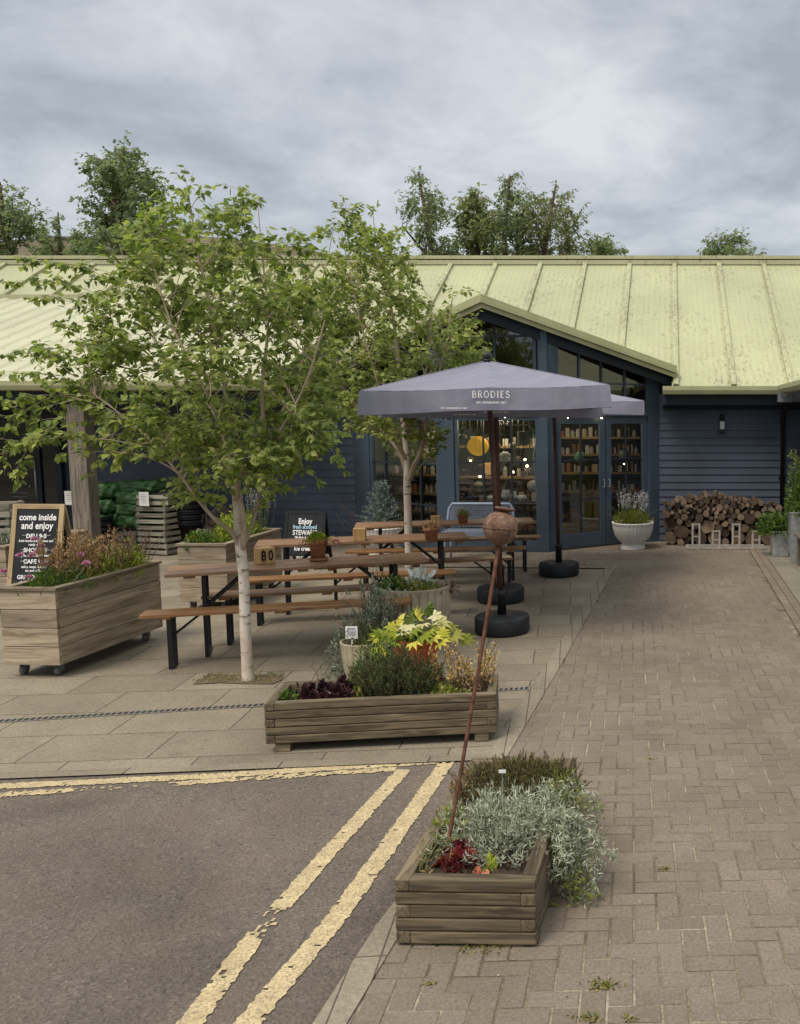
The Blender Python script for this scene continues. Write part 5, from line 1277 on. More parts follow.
def sprigs(name,label,cat,c,rad,n,h,mat,leafL=.012,leafW=.004,per=26,spread=.55,stemm='stem',group=None,droop=0.0,shape='simple'):
    """many upright leafy shoots (heather, rosemary, lavender leaves)"""
    t = thing(name,label,cat,c,0,group); b = MB(); s = MB(); P_,D_,N_ = [],[],[]
    for _ in range(n):
        a = rng.uniform(0,6.28); q = math.sqrt(rng.uniform(0,1)); x, y = rad[0]*q*math.cos(a)*.72, rad[1]*q*math.sin(a)*.72
        hh = h*(1-.45*q*q)*rng.uniform(.65,1.15)
        e = np.array([x*(1+spread*q), y*(1+spread*q), hh])+rng.normal(0,h*.09,3)
        pts = sweep((x,y,-.02),e,5,0,(0,0,h*.06-droop*q)); s.tube(pts,[.0022,.002,.0017,.0013,.0008],3,False)
        for k in range(per):
            f = .15+.85*k/per; i = min(3,int(f*4)); p = pts[i].lerp(pts[i+1],f*4-i); ax = (pts[i+1]-pts[i]).normalized()
            o = rng.normal(0,1,3); P_.append(p); D_.append(np.array(ax)*.9+o*.55); N_.append(o)
    P_ = np.array(P_); b.leaves(P_,np.array(D_),np.array(N_),rng.uniform(leafL*.7,leafL*1.3,len(P_)),leafW,shape)
    b.build('foliage',mat,t); s.build('stems',M[stemm],t); return t
def spikes(t,name,mat,starts,ends,L,W,per,shape='simple',stem='stem',each=False,bend=.03,frac=.45):
    s = MB(); b = MB()
    for a,e in zip(starts,ends):
        pts = sweep(a,e,6,0,rng.normal(0,bend,3)); s.tube(pts,.0022,4,False)
        f = 1-frac*rng.random(per); q = np.array([pts[min(4,int(x*5))].lerp(pts[min(4,int(x*5))+1],x*5-min(4,int(x*5))) for x in f])
        b.leaves(q+rng.normal(0,W*.6,(per,3)),rdir(per,.4,.8),rng.normal(0,1,(per,3)),rng.uniform(L*.6,L*1.3,per),W,shape)
    b.build(name,mat,t); s.build('flower_stems',M[stem],t)

# ---- nearest planter
t = clump('bark_mulch','dark bark mulch in the front of the nearest planter','mulch',L1(W1*.5,.25,.235),(W1*.34,.17,.02),600,.045,.016,'clump',M['chip'],0,.3,1,.0,0); setp(t.children[0],kind='stuff')
ch = list(t.children)
sprigs('heather_plant','dark green upright heather at the back of the nearest planter','heather',L1(.33,.98,.22),(.37,.28),430,.185,M['l_heather'],.017,.0055,36,.35,'twig')
sprigs('silver_plant','mounded silver grey foliage plant spilling over the right side of the nearest planter','silver plant',L1(.34,.565,.22),(.26,.35),400,.145,M['l_silver'],.034,.0065,22,.75,'stem',None,.02)
def spill(name,label,cat,root,dirs,mat,L,W,per,n,shape='simple',jit=.05,stem='stem'):
    t = thing(name,label,cat,root); b = MB(); s = MB(); P_ = []; D_ = []
    for _ in range(n):
        pl = [Vector((0,0,0))]
        for d in dirs: pl.append(pl[-1]+Vector(d)*random.uniform(.7,1.2)+Vector(rng.normal(0,jit,3)))
        s.tube(pl,.002,4,False)
        for a,e in zip(pl,pl[1:]):
            for k in range(per): P_.append(a.lerp(e,random.random())+Vector(rng.normal(0,.012,3)))
    k = len(P_); b.leaves(np.array(P_),rng.normal(0,1,(k,3)),rng.normal(0,1,(k,3)),rng.uniform(L*.6,L*1.3,k),W,shape); b.build('foliage',mat,t); s.build('stems',M[stem],t); return t
spill('silver_trailer','silver grey shoots hanging down the right side of the nearest planter','silver plant',L1(W1-.05,.56,.27),[(.03,-.02,.04),(.04,-.03,.0),(.005,-.03,-.08),(.0,-.02,-.07)],M['l_silver'],.034,.007,34,52,'simple',.05)
spill('yellow_trailer','small yellow green trailing stems on the paving right of the nearest planter','trailing plant',L1(W1-.03,.42,.22),[(.09,0,.0),(.05,-.02,-.09),(.03,-.04,-.09),(.07,-.04,-.03)],M['l_yelg'],.02,.012,14,7,'simple',.018)
spill('yellow_trailer','thin yellow flowering sprays reaching right from the back of the nearest planter','trailing plant',L1(W1-.05,.80,.28),[(.10,-.02,.05),(.09,-.02,-.04),(.08,-.02,.01)],M['l_yelg'],.017,.012,4,6,'simple',.03)
t = clump('red_heuchera','crimson ruffled leaves at the foot of the rusty rod','heuchera',L1(.20,.25,.235),(.08,.09,.085),80,.042,.044,'ruff',M['l_red'],.5,.8,.5,.2,10)
clump('green_clump','small yellow green leafy clump at the left edge of the nearest planter','plant',L1(.10,.52,.23),(.10,.17,.13),330,.03,.02,'birch',M['l_yelg'],.6,.8,.6)
spill('dry_stalks','pale dry grass stalks at the front left corner of the nearest planter','dry grass',L1(.08,.12,.235),[(.02,.02,.05),(.02,.02,.04),(.02,-.01,-.02)],M['l_tan'],.03,.004,3,9,'blade',.03)
clump('rust_leaves','two fallen rust coloured leaves on the mulch of the nearest planter','leaf',L1(.30,.13,.238),(.03,.02,.02),9,.045,.04,'petal',L_('rust_leaf',[(.4,.13,.07),(.5,.18,.1)],.2),.3,.5,.5,.0,0)
clump('yellow_leaf','single bright yellow green leaf on the mulch of the nearest planter','leaf',L1(.35,.2,.245),(.02,.02,.03),5,.07,.035,'birch',M['l_lime'],.5,.5,.4,.0,0)
clump('tan_heather','faded brown heather shoots at the right back edge of the nearest planter','heather',L1(.56,.86,.22),(.10,.14,.20),420,.03,.007,'simple',M['l_yelg'],.9,.6,.4,.2,20)
clump('tan_heather','faded brown low growth at the left back edge of the nearest planter','heather',L1(.06,.92,.22),(.07,.2,.14),300,.03,.007,'simple',M['l_tan'],.9,.6,.4,.2,14)
q = L1(.27,.84,.30); t = thing('plant_marker','tiny white plant marker standing in the heather','label',q); b = MB(); b.box((0,0,.11),(.035,.004,.016)); b.build('tag',M['card'],t); b = MB(); b.box((0,.003,.04),(.005,.003,.14)); b.build('stake',M['galv'],t)
# ---- front patio planter
t = clump('purple_heuchera','dark purple heuchera leaves at the left end of the long low planter','heuchera',L2(.33,.27,.26),(.25,.2,.10),230,.06,.062,'ruff',M['l_purple'],.4,.9,.5,.3,14)
clump('green_groundcover','tan and green low groundcover at the front left of the long low planter','plant',L2(.28,.10,.26),(.2,.05,.05),300,.02,.014,'birch',M['l_tan'],.6,.5,.7)
clump('lime_tuft','yellow green tuft between the purple leaves and the dark bush','plant',L2(.58,.2,.26),(.07,.08,.15),120,.04,.02,'birch',M['l_yelg'],.9,.4,.5)
clump('green_tuft','small green leaves at the left corner of the long low planter','plant',L2(.09,.2,.26),(.07,.1,.09),140,.04,.022,'birch',M['l_green'],.7,.5,.5)
sprigs('dark_bush','dense dark green bush in the middle of the long low planter','bush',L2(.80,.24,.26),(.30,.21),430,.31,M['l_dark'],.022,.006,34,.5,'twig')
clump('fern_plant','bright green ferny plant just behind the dark bush, below the red pot','fern',L2(.64,.40,.26),(.2,.12,.40),1700,.03,.010,'simple',M['l_green'],.8,.7,.6,.35,20)
clump('green_creeper','small leaved light green creeper right of the dark bush','creeper',L2(1.10,.16,.26),(.2,.13,.10),700,.03,.022,'birch',M['l_yelg'],.7,.6,.6)
t = clump('dry_sedum','golden dry seed heads at the right end of the long low planter','sedum',L2(1.28,.28,.26),(.15,.14,.12),240,.03,.012,'birch',M['l_tan'],.8,.5,.5)
st = [np.array([rng.uniform(-.2,.13),rng.uniform(-.13,.13),0]) for _ in range(58)]
spikes(t,'seed_heads',M['l_gold'],st,[np.array([s[0]*1.45,s[1]*1.3,rng.uniform(.12,.33)]) for s in st],.020,.015,20,'clump','twig')
spill('thin_stalks','two bare thin stalks rising from the purple leaves','stalk',L2(.22,.3,.26),[(.01,0,.1),(.02,.01,.1),(.01,0,.08)],M['l_tan'],.012,.01,1,3,'simple',.03,'twig')
# ---- pots behind it
zA = P(417,585,pb.y).z
t = clump('trailing_green','green leafy plant at the left rim of the large ribbed pot','plant',pb+Vector((-.19,-.12,zA-.05)),(.17,.13,.15),240,.05,.035,'birch',M['l_green'],.6,.8,.6)
clump('white_felt_plant','white felted leaves standing at the back of the large ribbed pot','white plant',pb+Vector((.06,-.05,zA-.02)),(.10,.08,.20),80,.085,.034,'petal',M['l_white'],.8,.7,.5,.3,8)
clump('bronze_plant','bronze and green small leaves filling the large ribbed pot','plant',pb+Vector((.06,-.12,zA-.04)),(.24,.14,.11),420,.04,.025,'birch',M['l_yelg'],.6,.7,.6)
clump('pink_trailer','dusty pink trailing leaves over the right rim of the large ribbed pot','plant',pb+Vector((.34,.02,zA-.06)),(.07,.08,.13),90,.04,.025,'birch',M['f_heath'],-.2,.9,.5)
zB = P(366,640,ps.y).z
t = clump('grey_shrub','loose grey green shrub standing left of the ribbed pots','shrub',ps+Vector((-.08,.28,.0)),(.34,.25,.60),2300,.034,.016,'birch',M['l_silver2'],.4,.8,.7,.25,60)
sprigs('grey_shrub','tall airy grey green shoots rising behind the small ribbed pot','shrub',ps+Vector((.02,.25,.3)),(.2,.16),46,.60,M['l_silver2'],.03,.014,34,.5,'twig')
clump('thyme_plant','dark low foliage spilling left from the small ribbed pot','plant',ps+Vector((-.02,.03,zB-.03)),(.2,.17,.2),800,.025,.010,'birch',M['l_dark'],.5,.8,.6)
# fatsia
zC = P(416,637,6.95).z
t = thing('fatsia_plant','yellow green palmate leaved plant with some cream leaves in the red pot','plant',pr+Vector((0,0,zC-.03))); lv = MB(); cr = MB(); ps_ = MB()
spec = [(-.22,-.08,.09,0),(-.10,-.16,.03,0),(.04,-.2,.05,0),(.16,-.13,.07,0),(.30,-.06,.08,1),(.36,-.03,.02,1),(-.05,-.02,.20,2),(.07,-.05,.22,2),(-.16,.02,.16,0),(.17,.02,.24,2),(.0,.08,.33,1),(.06,.1,.38,1),(-.03,.06,.27,1),(.12,.06,.30,2),(-.2,-.14,-.06,0),(.1,-.17,.13,0),(.22,.05,.14,1),(-.12,.1,.22,0),(-.04,-.15,.14,2),(.02,.0,.28,0),(.22,-.14,.02,0),(-.26,-.02,.02,0)]
gl = MB()
spec += [(random.uniform(-.2,.2),random.uniform(-.16,.08),random.uniform(.02,.2),random.choice((0,0,0,1))) for _ in range(12)]
for x,y,z,k in spec:
    e = Vector((x,y,z*.6+.01)); ps_.tube(sweep((x*.1,y*.1,0),e,5,0,(0,0,.04)),.004,5,False)
    o = np.array([[x*1.6+rng.normal(0,.1),y*1.6-.12,-.05+rng.normal(0,.08)]])
    (lv,gl,cr)[k].leaves(np.array([e]),o,np.array([[x*.4,y*.4-.75,.8]]),np.array([random.uniform(.10,.14)]),np.array([random.uniform(.085,.12)]),'palm')
lv.build('foliage',M['l_var'],t); gl.build('green_foliage',M['l_yelg'],t); cr.build('cream_foliage',M['l_cream'],t); ps_.build('petioles',M['stem'],t)
clump('pot_filler','small green leaves filling the rim of the red pot','plant',pr+Vector((0,-.02,zC-.03)),(.17,.15,.10),260,.04,.025,'birch',M['l_green'],.5,.7,.6)

# ---- left castor planter
def LC(o,x,y,z=.70): return Vector(o.location)+Matrix.Rotation(o.rotation_euler[2],3,'Z')@Vector((x,y,z))
clump('low_green_plant','low grey green foliage along the front of the left castor planter','plant',LC(cp1,.28,.30,.68),(.22,.30,.20),1900,.04,.009,'simple',M['l_green'],.9,.6,.6,.25,20)
clump('olive_plant','olive leafy plant in the middle of the left castor planter','plant',LC(cp1,.30,.72,.68),(.2,.27,.24),1600,.035,.014,'birch',M['l_yelg'],.8,.6,.6,.25,20)
clump('lime_shrub','bright yellow green shrub at the far end of the left castor planter','shrub',LC(cp1,.30,1.12,.68),(.2,.26,.27),1900,.035,.02,'birch',M['l_lime'],.7,.6,.6,.25,20)
t = clump('dry_astilbe','tall tan dry flower plumes in the left castor planter','dry plumes',LC(cp1,.26,.62,.68),(.2,.35,.15),300,.035,.014,'birch',M['l_tan'],.9,.5,.5,.2,10)
st = [np.array([rng.uniform(-.16,.17),rng.uniform(-.4,.35),0]) for _ in range(60)]
spikes(t,'plumes',M['l_tan'],st,[s+np.array([rng.normal(0,.04),rng.normal(0,.04),rng.uniform(.24,.46)]) for s in st],.028,.014,46,'clump','twig',False,.02,.6)
t = clump('dusky_sprays','dusky purple brown airy flower sprays at the back of the left castor planter','flower sprays',LC(cp1,.25,1.1,.68),(.15,.2,.1),60,.03,.01,'birch',M['f_heath'],.9,.5,.5,.2,8)
st = [np.array([rng.uniform(-.1,.2),rng.uniform(-.3,.25),0]) for _ in range(46)]
spikes(t,'sprays',M['f_heath'],st,[s+np.array([rng.normal(0.05,.08),rng.normal(0,.07),rng.uniform(.26,.46)]) for s in st],.017,.010,24,'clump','twig',False,.03,.7)
t = thing('pink_scabious','pink scabious flowers on thin grey stems at the left front of the castor planter','flowers',LC(cp1,.2,.2,.66)); s = MB()
for (px,py,dy) in ((20,556,.1),(32,556.5,.15),(80,556,.25),(86,564,.1),(35,540,.3),(62,563,.2),(41,546,.3),(3,572,-.05),(43,564,.15),(29,578,.05),(56,551,.3),(38,552,.2)):
    e = P(px,py,t.location.y+dy)-t.location; s.tube(sweep((e.x*.3,e.y*.5,0),e,6,0,(.02,0,-.02)),.0025,4,False); b = MB(); k = 46
    d = rng.normal(0,1,(k,3)); d[:,2] = np.abs(d[:,2]); d /= np.linalg.norm(d,axis=1,keepdims=True)
    b.leaves(np.array(e)+d*.008,d,rng.normal(0,1,(k,3)),rng.uniform(.018,.032,k),.016,'petal'); b.build('flower',M['f_pink'],t)
s.build('stems',M['l_silver2'],t)
# ---- planter behind the birch
clump('marigold_plant','bright green plant with one yellow flower at the left of the planter behind the birch','plant',LC(cp2,.16,.2,.68),(.17,.2,.19),900,.04,.022,'birch',M['l_green'],.7,.7,.6,.25,14)
q = P(193,546-8,LC(cp2,.16,.2).y-.05); b = MB(); k = 40; d = rng.normal(0,1,(k,3)); d[:,2] = np.abs(d[:,2]); b.leaves(np.tile(np.array(q),(k,1)),d,rng.normal(0,1,(k,3)),.035,.02,'petal'); s = thing('yellow_flower','single yellow flower on the green plant in the planter behind the birch','flower',q)
for v in range(len(b.v)): b.v[v] = tuple(Vector(b.v[v])-q)
b.build('petals',M['f_yellow'],s); b = MB(); b.tube([(0,0,0),(.02,.03,-.12)],.004,5); b.build('stem',M['stem'],s)
clump('cream_variegated_shrub','cream and lime variegated shrub in the planter behind the birch','shrub',LC(cp2,.26,.85,.68),(.22,.42,.34),1700,.045,.03,'birch',M['l_lime'],.6,.7,.6,.25,24)
t = clump('dark_sprays','dusky purple sprays at the back of the planter behind the birch','flower sprays',LC(cp2,.06,.9,.68),(.1,.3,.1),60,.03,.01,'birch',M['f_heath'],.9,.5,.5,.2,8)
st = [np.array([rng.uniform(-.1,.12),rng.uniform(-.3,.3),0]) for _ in range(40)]
spikes(t,'sprays',M['l_purple'],st,[s+np.array([rng.normal(-.02,.06),rng.normal(0,.07),rng.uniform(.2,.4)]) for s in st],.022,.012,20,'clump','twig',False,.02,.7)
t = clump('lavender_plant','grey violet lavender spikes at the far end of the planter behind the birch','lavender',LC(cp2,.3,1.2,.68),(.16,.15,.25),300,.05,.006,'simple',M['l_silver2'],.9,.5,.4,.2,14)
st = [np.array([rng.uniform(-.12,.14),rng.uniform(-.12,.12),0]) for _ in range(40)]
spikes(t,'flower_spikes',M['f_lav'],st,[s*1.6+np.array([0,0,rng.uniform(.38,.62)]) for s in st],.016,.010,16,'clump','stem',False,.02,.3)
clump('edge_shrub','grey green bush in the planter at the left frame edge','shrub',LC(cp3,.25,.5,.68),(.2,.4,.2),700,.04,.02,'birch',M['l_silver2'],.6,.7,.6)
# ---- on the tables
clump('lime_sempervivum','lime green leaves filling the brown pot on the nearest table','plant',kp1,(.085,.08,.09),90,.055,.04,'birch',M['l_lime'],.7,.8,.4,.2,4)
spill('red_trailer','thin reddish stems trailing both ways from the brown pot on the nearest table','trailing plant',kp1,[(.07,0,.02),(.06,0,-.02),(.05,0,-.01)],M['l_red'],.02,.012,8,4,'simple',.02)
spill('red_trailer','short reddish stems trailing left from the brown pot on the nearest table','trailing plant',kp1,[(-.06,-.01,.02),(-.05,0,-.02),(-.03,0,-.02)],M['l_red'],.02,.012,8,4,'simple',.02)
clump('pale_succulent','pale dry looking succulent rosettes in the pot on the middle table','succulent',kp2,(.10,.09,.10),110,.04,.014,'petal',M['l_tan'],.8,.7,.4,.2,4)
clump('mixed_succulent','small grey and orange succulent in the pot on the farthest table','succulent',kp3,(.085,.08,.10),90,.035,.014,'petal',M['l_yelg'],.8,.7,.4,.2,4)
# ---- urns and zinc pots
zU = P(633,524,wu.y-.3).z
t = clump('lavender_plant','lavender in the white urn, pale flower spikes above fresh green leaves','lavender',wu+Vector((0,0,zU-.04)),(.30,.27,.22),1500,.07,.007,'simple',M['l_yelg'],1.1,.7,.4,.15,14)
st = [np.array([rng.uniform(-.2,.2),rng.uniform(-.15,.15),.05]) for _ in range(60)]
spikes(t,'flower_spikes',M['f_lav'],st,[s*1.25+np.array([0,0,rng.uniform(.25,.50)]) for s in st],.022,.014,20,'clump','stem',False,.02,.35)
spill('bare_wands','thin bare wands fanning out of the white lavender urn','stalk',wu+Vector((.05,.05,zU)),[(.13,0,.18),(.14,0,.15)],M['l_silver2'],.015,.005,2,7,'simple',.07)
spill('bare_wands','thin bare wands leaning left from the white lavender urn','stalk',wu+Vector((-.08,.05,zU)),[(-.12,0,.14),(-.14,0,.12)],M['l_silver2'],.015,.005,2,5,'simple',.07)
zV = P(383,529,wv.y-.3).z
t = thing('blue_spruce','small blue grey spruce in a white urn before the left shop window','conifer',wv+Vector((0,0,zV-.06))); b = MB(); s = MB(); s.tube([(0,0,0),(0,0,.72)],[.018,.004],6); PP=[];DD=[]
for k in range(64):
    z = .06+.66*(k/64); a = k*2.4; r = (.36*(1-z/.78)+.05)*rng.uniform(.75,1.15); e = Vector((r*math.cos(a),r*math.sin(a),z+.06)); pts = sweep((0,0,z),e,5,.01); s.tube(pts,.003,4,False)
    for _ in range(52): f = rng.random(); i = min(3,int(f*4)); PP.append(pts[i].lerp(pts[i+1],f*4-i)); DD.append(np.array((pts[4]-pts[0]).normalized())*.6+rng.normal(0,.7,3))
b.leaves(np.array(PP),np.array(DD),rng.normal(0,1,(len(PP),3)),.045,.008,'simple'); b.build('foliage',M['l_blue'],t); s.build('trunk',M['twig'],t)
clump('urn_grass','short fresh green growth around the foot of the blue spruce','plant',wv+Vector((0,0,zV-.04)),(.3,.28,.10),700,.06,.008,'simple',M['l_green'],1,.6,.4,.1,6)
spill('bare_shrub','bare purplish twigs leaning left beside the blue spruce','shrub',wv+Vector((-.3,.1,.05)),[(-.06,0,.25),(-.12,0,.25),(-.10,0,.2)],M['f_heath'],.014,.005,3,12,'simple',.07,'twig')
clump('trailing_shrub','bright green leaves overhanging the small zinc pot','shrub',gp1+Vector((-.08,-.02,gh1-.04)),(.30,.22,.32),1100,.055,.035,'birch',M['l_green'],.3,.8,.6,.25,16)
clump('bushy_plant','tall bright green bushy plant in the right zinc pot','shrub',gp2+Vector((.03,0,gh2-.04)),(.27,.25,.75),1700,.055,.032,'birch',M['l_green'],.5,.7,.6,.25,40)
spill('bushy_plant','upright pale shoots at the top of the right zinc pot','shrub',gp2+Vector((-.05,0,gh2+.45)),[(-.04,0,.16),(-.02,0,.14),(0,0,.1)],M['l_yelg'],.04,.02,12,6,'birch',.05)

# ------------------------------------------------------------------ trees
def inpoly(x,y,poly):
    c = False; j = len(poly)-1
    for i in range(len(poly)):
        xi,yi = poly[i]; xj,yj = poly[j]
        if (yi>y)!=(yj>y) and x < (xj-xi)*(y-yi)/(yj-yi)+xi: c = not c
        j = i
    return c
def grow(t, stems, tips, mats, leafL, per, twigL, seed, twigs=9, leafshape='birch', trunkmat='birch', droop=.35, n0=10, rscale=1.0, wfac=.8, barea=.28, split=True, sparse=0):
    """stems: lists of (point, radius); every tip gets a limb from the nearest lower stem point, with side twigs that carry the leaves"""
    rg = random.Random(seed); o = Vector(t.location); tr = MB(); br = MB(); nodes = []
    for st in stems:
        pts = [Vector(p)-o for p,_ in st]; rad = [r for _,r in st]; P2,R2 = [],[]
        for i in range(len(pts)-1):
            a = pts[max(0,i-1)]; b_ = pts[i]; c = pts[i+1]; d = pts[min(len(pts)-1,i+2)]
            for k in range(6):
                f = k/6; f2, f3 = f*f, f*f*f
                P2.append(.5*((2*b_)+(c-a)*f+(2*a-5*b_+4*c-d)*f2+(3*b_-a-3*c+d)*f3)); R2.append(rad[i]*(1-f)+rad[i+1]*f)
        P2.append(pts[-1]); R2.append(rad[-1])
        big = rad[0] > .03*rscale
        if big and split:
            cut = min(range(len(P2)), key=lambda i:abs(R2[i]-.026*rscale)); tr.tube(P2[:cut+1],R2[:cut+1],n0,False); br.tube(P2[cut:],R2[cut:],8,False)
        else: (tr if big or not split else br).tube(P2,R2,n0 if big else 7,False)
        nodes += [(p,r) for p,r in zip(P2,R2) if p.z > .25*max(q.z for q in P2)]
    LP, LD, LN = [], [], []
    for ti, tip in enumerate(tips):
        tip = Vector(tip)-o; best = None
        for p,r in nodes:
            dv = tip-p
            if dv.z < .05*dv.length and rg.random() < .8: continue
            h = math.hypot(dv.x,dv.y); s = dv.length+.75*abs(dv.z-1.15*h)+rg.random()*.15*dv.length
            if best is None or s < best[0]: best = (s,p,r)
        if best is None:
            p,r = min(nodes,key=lambda q:(q[0]-tip).length); best = (0,p,r)
        _,p,r = best; Ln = (tip-p).length
        if Ln < .02: continue
        pts = sweep(p,tip,9,0,Vector((rg.gauss(0,.05),rg.gauss(0,.05),.10+rg.gauss(0,.03)))*Ln); r0 = min(r*.5,.004*rscale+.006*Ln*rscale)
        br.tube(pts,[r0*(1-i/8)+.0014*rscale*(i/8) for i in range(9)],5,False)
        few = sparse and ti >= len(tips)-sparse
        nt = max(2,int(twigs*min(1.6,Ln/.7)*(.55 if few else 1)))
        for k in range(nt):
            f = barea+(1-barea)*(k+rg.random())/nt; i = min(7,int(f*8)); q = pts[i].lerp(pts[i+1],f*8-i); ax = (pts[i+1]-pts[i]).normalized()
            sdv = Vector((rg.gauss(0,1),rg.gauss(0,1),rg.gauss(0,.5))); sdv = (sdv-ax*sdv.dot(ax)).normalized(); d = (ax*.8+sdv*.75+Vector((0,0,.22))).normalized(); tl = twigL*rg.uniform(.45,1.15)*(1.1-.5*f)*(.55 if few and f > .5 else 1)
            e = q+d*tl+Vector((0,0,-droop*tl*.5)); tp = sweep(q,e,4,0,(0,0,droop*tl*.12)); br.tube(tp,[.0022*rscale,.0018*rscale,.0014*rscale,.001*rscale],3,False)
            m = max(2,int(per*rg.uniform(.6,1.3)))
            for j in range(m):
                g = (j+.5)/m; i2 = min(2,int(g*3)); pp = tp[i2].lerp(tp[i2+1],g*3-i2); pet = Vector((rg.gauss(0,1),rg.gauss(0,1),rg.gauss(-.35,.5))).normalized()
                LP.append(pp+pet*leafL*.25); dd = pet*.8+d*.35+Vector((0,0,-droop*1.2)); LD.append(dd); LN.append(Vector((rg.gauss(0,.55),rg.gauss(0,.55)-.35,1.0)))
    k = len(LP); lf = MB(); lf.leaves(np.array(LP),np.array(LD),np.array(LN),rng.uniform(leafL*.55,leafL*1.2,k),rng.uniform(leafL*.5,leafL*1.1,k)*wfac*1.25,leafshape)
    trk = tr.build('trunk',M[trunkmat],t,True); bro = br.build('branches',M['branch' if trunkmat=='birch' else 'twig'],t,True); cr = lf.build('crown',mats,t)
    return k
def crownpts(poly, Y, n, dep, seed, mind):
    rg = random.Random(seed); out = []; xs = [p[0] for p in poly]; ys = [p[1] for p in poly]; cx = sum(xs)/len(xs); rx = (max(xs)-min(xs))/2; tries = 0; px_ = []
    while len(out) < n and tries < 40000:
        tries += 1; x = rg.uniform(min(xs),max(xs)); y = rg.uniform(min(ys),max(ys))
        if not inpoly(x,y,poly): continue
        if any((x-a)**2+(y-b)**2 < mind*mind and rg.random()<.85 for a,b in px_): continue
        px_.append((x,y)); k = math.sqrt(max(.05,1-((x-cx)/rx)**2)); out.append(P(x,y,Y+rg.uniform(-1,1)*dep*k))
    return out
b1 = G(249,680); Y1 = b1.y
t = thing('birch_tree','larger silver birch in front, white trunk rising from earth before the beer tables','tree',b1)
Q = lambda x,y,dy=0: P(x,y,Y1+dy)
stems = [[(Q(249,684),.055),(Q(247,660),.0445),(Q(245,620),.041),(Q(244,580),.041),(Q(241,552),.041),(Q(238,530,.02),.031),(Q(236,495,.05),.03),(Q(232,440,.08),.019),(Q(222,370,.1),.018),(Q(208,300,.1),.013),(Q(196,240,.08),.008),(Q(187,185,.05),.003)],
 [(Q(242,556),0.0210),(Q(244,520,-.06),0.0203),(Q(239,480,-.12),0.0175),(Q(262,440,-.18),0.0158),(Q(262,390,-.22),0.0140),(Q(268,320,-.25),0.0098),(Q(262,255,-.25),0.0056),(Q(258,205,-.22),0.0021)],
 [(Q(241,552),0.0182),(Q(231,532,-.05),0.0175),(Q(213,517,-.12),0.0147),(Q(196,497,-.2),0.0126),(Q(176,470,-.28),0.0098),(Q(140,430,-.35),0.0063),(Q(95,395,-.4),0.0035)],
 [(Q(243,548,.0),0.0154),(Q(252,525,.1),0.0147),(Q(262,490,.15),0.0126),(Q(272,455,.2),0.0105),(Q(292,400,.25),0.0084),(Q(310,330,.3),0.0063),(Q(325,270,.3),0.0042),(Q(333,232,.3),0.0021)],
 [(Q(236,495,.05),0.0140),(Q(220,460,.2),0.0126),(Q(196,420,.4),0.0105),(Q(165,360,.55),0.0077),(Q(135,290,.6),0.0049),(Q(118,240,.6),0.0028)],
 [(Q(238,500,-.1),0.0126),(Q(228,450,-.35),0.0119),(Q(205,390,-.6),0.0091),(Q(170,320,-.7),0.0063),(Q(150,250,-.7),0.0035)],
 [(Q(244,490,-.1),0.0126),(Q(275,440,-.4),0.0112),(Q(305,385,-.6),0.0084),(Q(325,320,-.7),0.0049)]]
poly1 = [(110,268),(140,215),(168,215),(182,190),(200,212),(215,235),(238,200),(258,205),(275,240),(300,235),(312,240),(325,258),(328,300),(335,350),(340,400),(335,435),(312,455),(285,470),(268,470),(215,480),(195,470),(160,462),(135,455),(112,440),(88,425),(70,395),(85,365),(92,330),(95,300)]
tips = crownpts(poly1,Y1,205,.95,3,11)
tips += [Q(x,y,dy) for x,y,dy in ((190,502,-.2),(178,492,-.1),(208,492,-.3),(216,508,-.1),(268,497,0),(200,478,-.4),(285,490,.1),(185,478,.1))]
tips += crownpts([(190,415),(330,405),(335,445),(300,475),(260,488),(215,488),(192,465)],Y1,44,.8,9,9)
for x,y,dy in ((4,428,-.3),(2,455,-.35),(14,475,-.4),(10,402,-.3),(2,372,-.2),(6,355,-.2),(4,283,.1),(18,262,.2),(52,262,.3),(30,300,.1),(55,322,.1),(62,352,.0),(35,345,0),(183,174,.05),(178,190,.1),(240,186,-.2),(205,190,.05),(214,212,.05),(256,202,-.2),(290,232,.2),(330,228,.3),(322,236,.3),(150,215,.4),(100,250,.5),(92,478,-.3),(60,455,-.4),(112,462,-.4),(318,455,-.3),(332,440,-.3),(345,468,-.4),(318,478,-.4),(268,478,.2),(85,300,.3),(125,240,.5),(160,195,.4)): tips.append(Q(x,y,dy))
n1 = grow(t,stems,tips,M['l_birch'],.061,9.8,.27,11,13,'birch','birch',.22,sparse=33)
b2 = G(409,594); Y2 = b2.y; Q2 = lambda x,y,dy=0: P(x,y,Y2+dy)
t = thing('birch_tree','smaller silver birch behind the front umbrella, slim trunk between middle and farthest tables','tree',b2)
stems = [[(Q2(409,597),.055),(Q2(409,560),.049),(Q2(408,520),.046),(Q2(407,485),.044),(Q2(407,460),.036),(Q2(404,430),.03),(Q2(400,390,.1),.025),(Q2(396,340,.1),.019),(Q2(388,290,.1),.013),(Q2(378,250,.1),.008),(Q2(373,216,.1),.004)],
 [(Q2(408,482),.03),(Q2(414,465,-.05),.027),(Q2(421,450,-.1),.024),(Q2(430,405,-.15),.018),(Q2(445,350,-.2),.012),(Q2(452,300,-.2),.006)],
 [(Q2(407,475),.025),(Q2(400,455,.0),.022),(Q2(385,433,.1),.017),(Q2(368,420,.1),.013),(Q2(345,390,.2),.008),(Q2(325,350,.2),.005)],
 [(Q2(406,460),.022),(Q2(398,440,-.3),.02),(Q2(380,390,-.5),.014),(Q2(360,320,-.6),.008),(Q2(348,260,-.6),.004)],
 [(Q2(405,440),.02),(Q2(415,410,.3),.018),(Q2(428,360,.5),.012),(Q2(432,300,.6),.006)]]
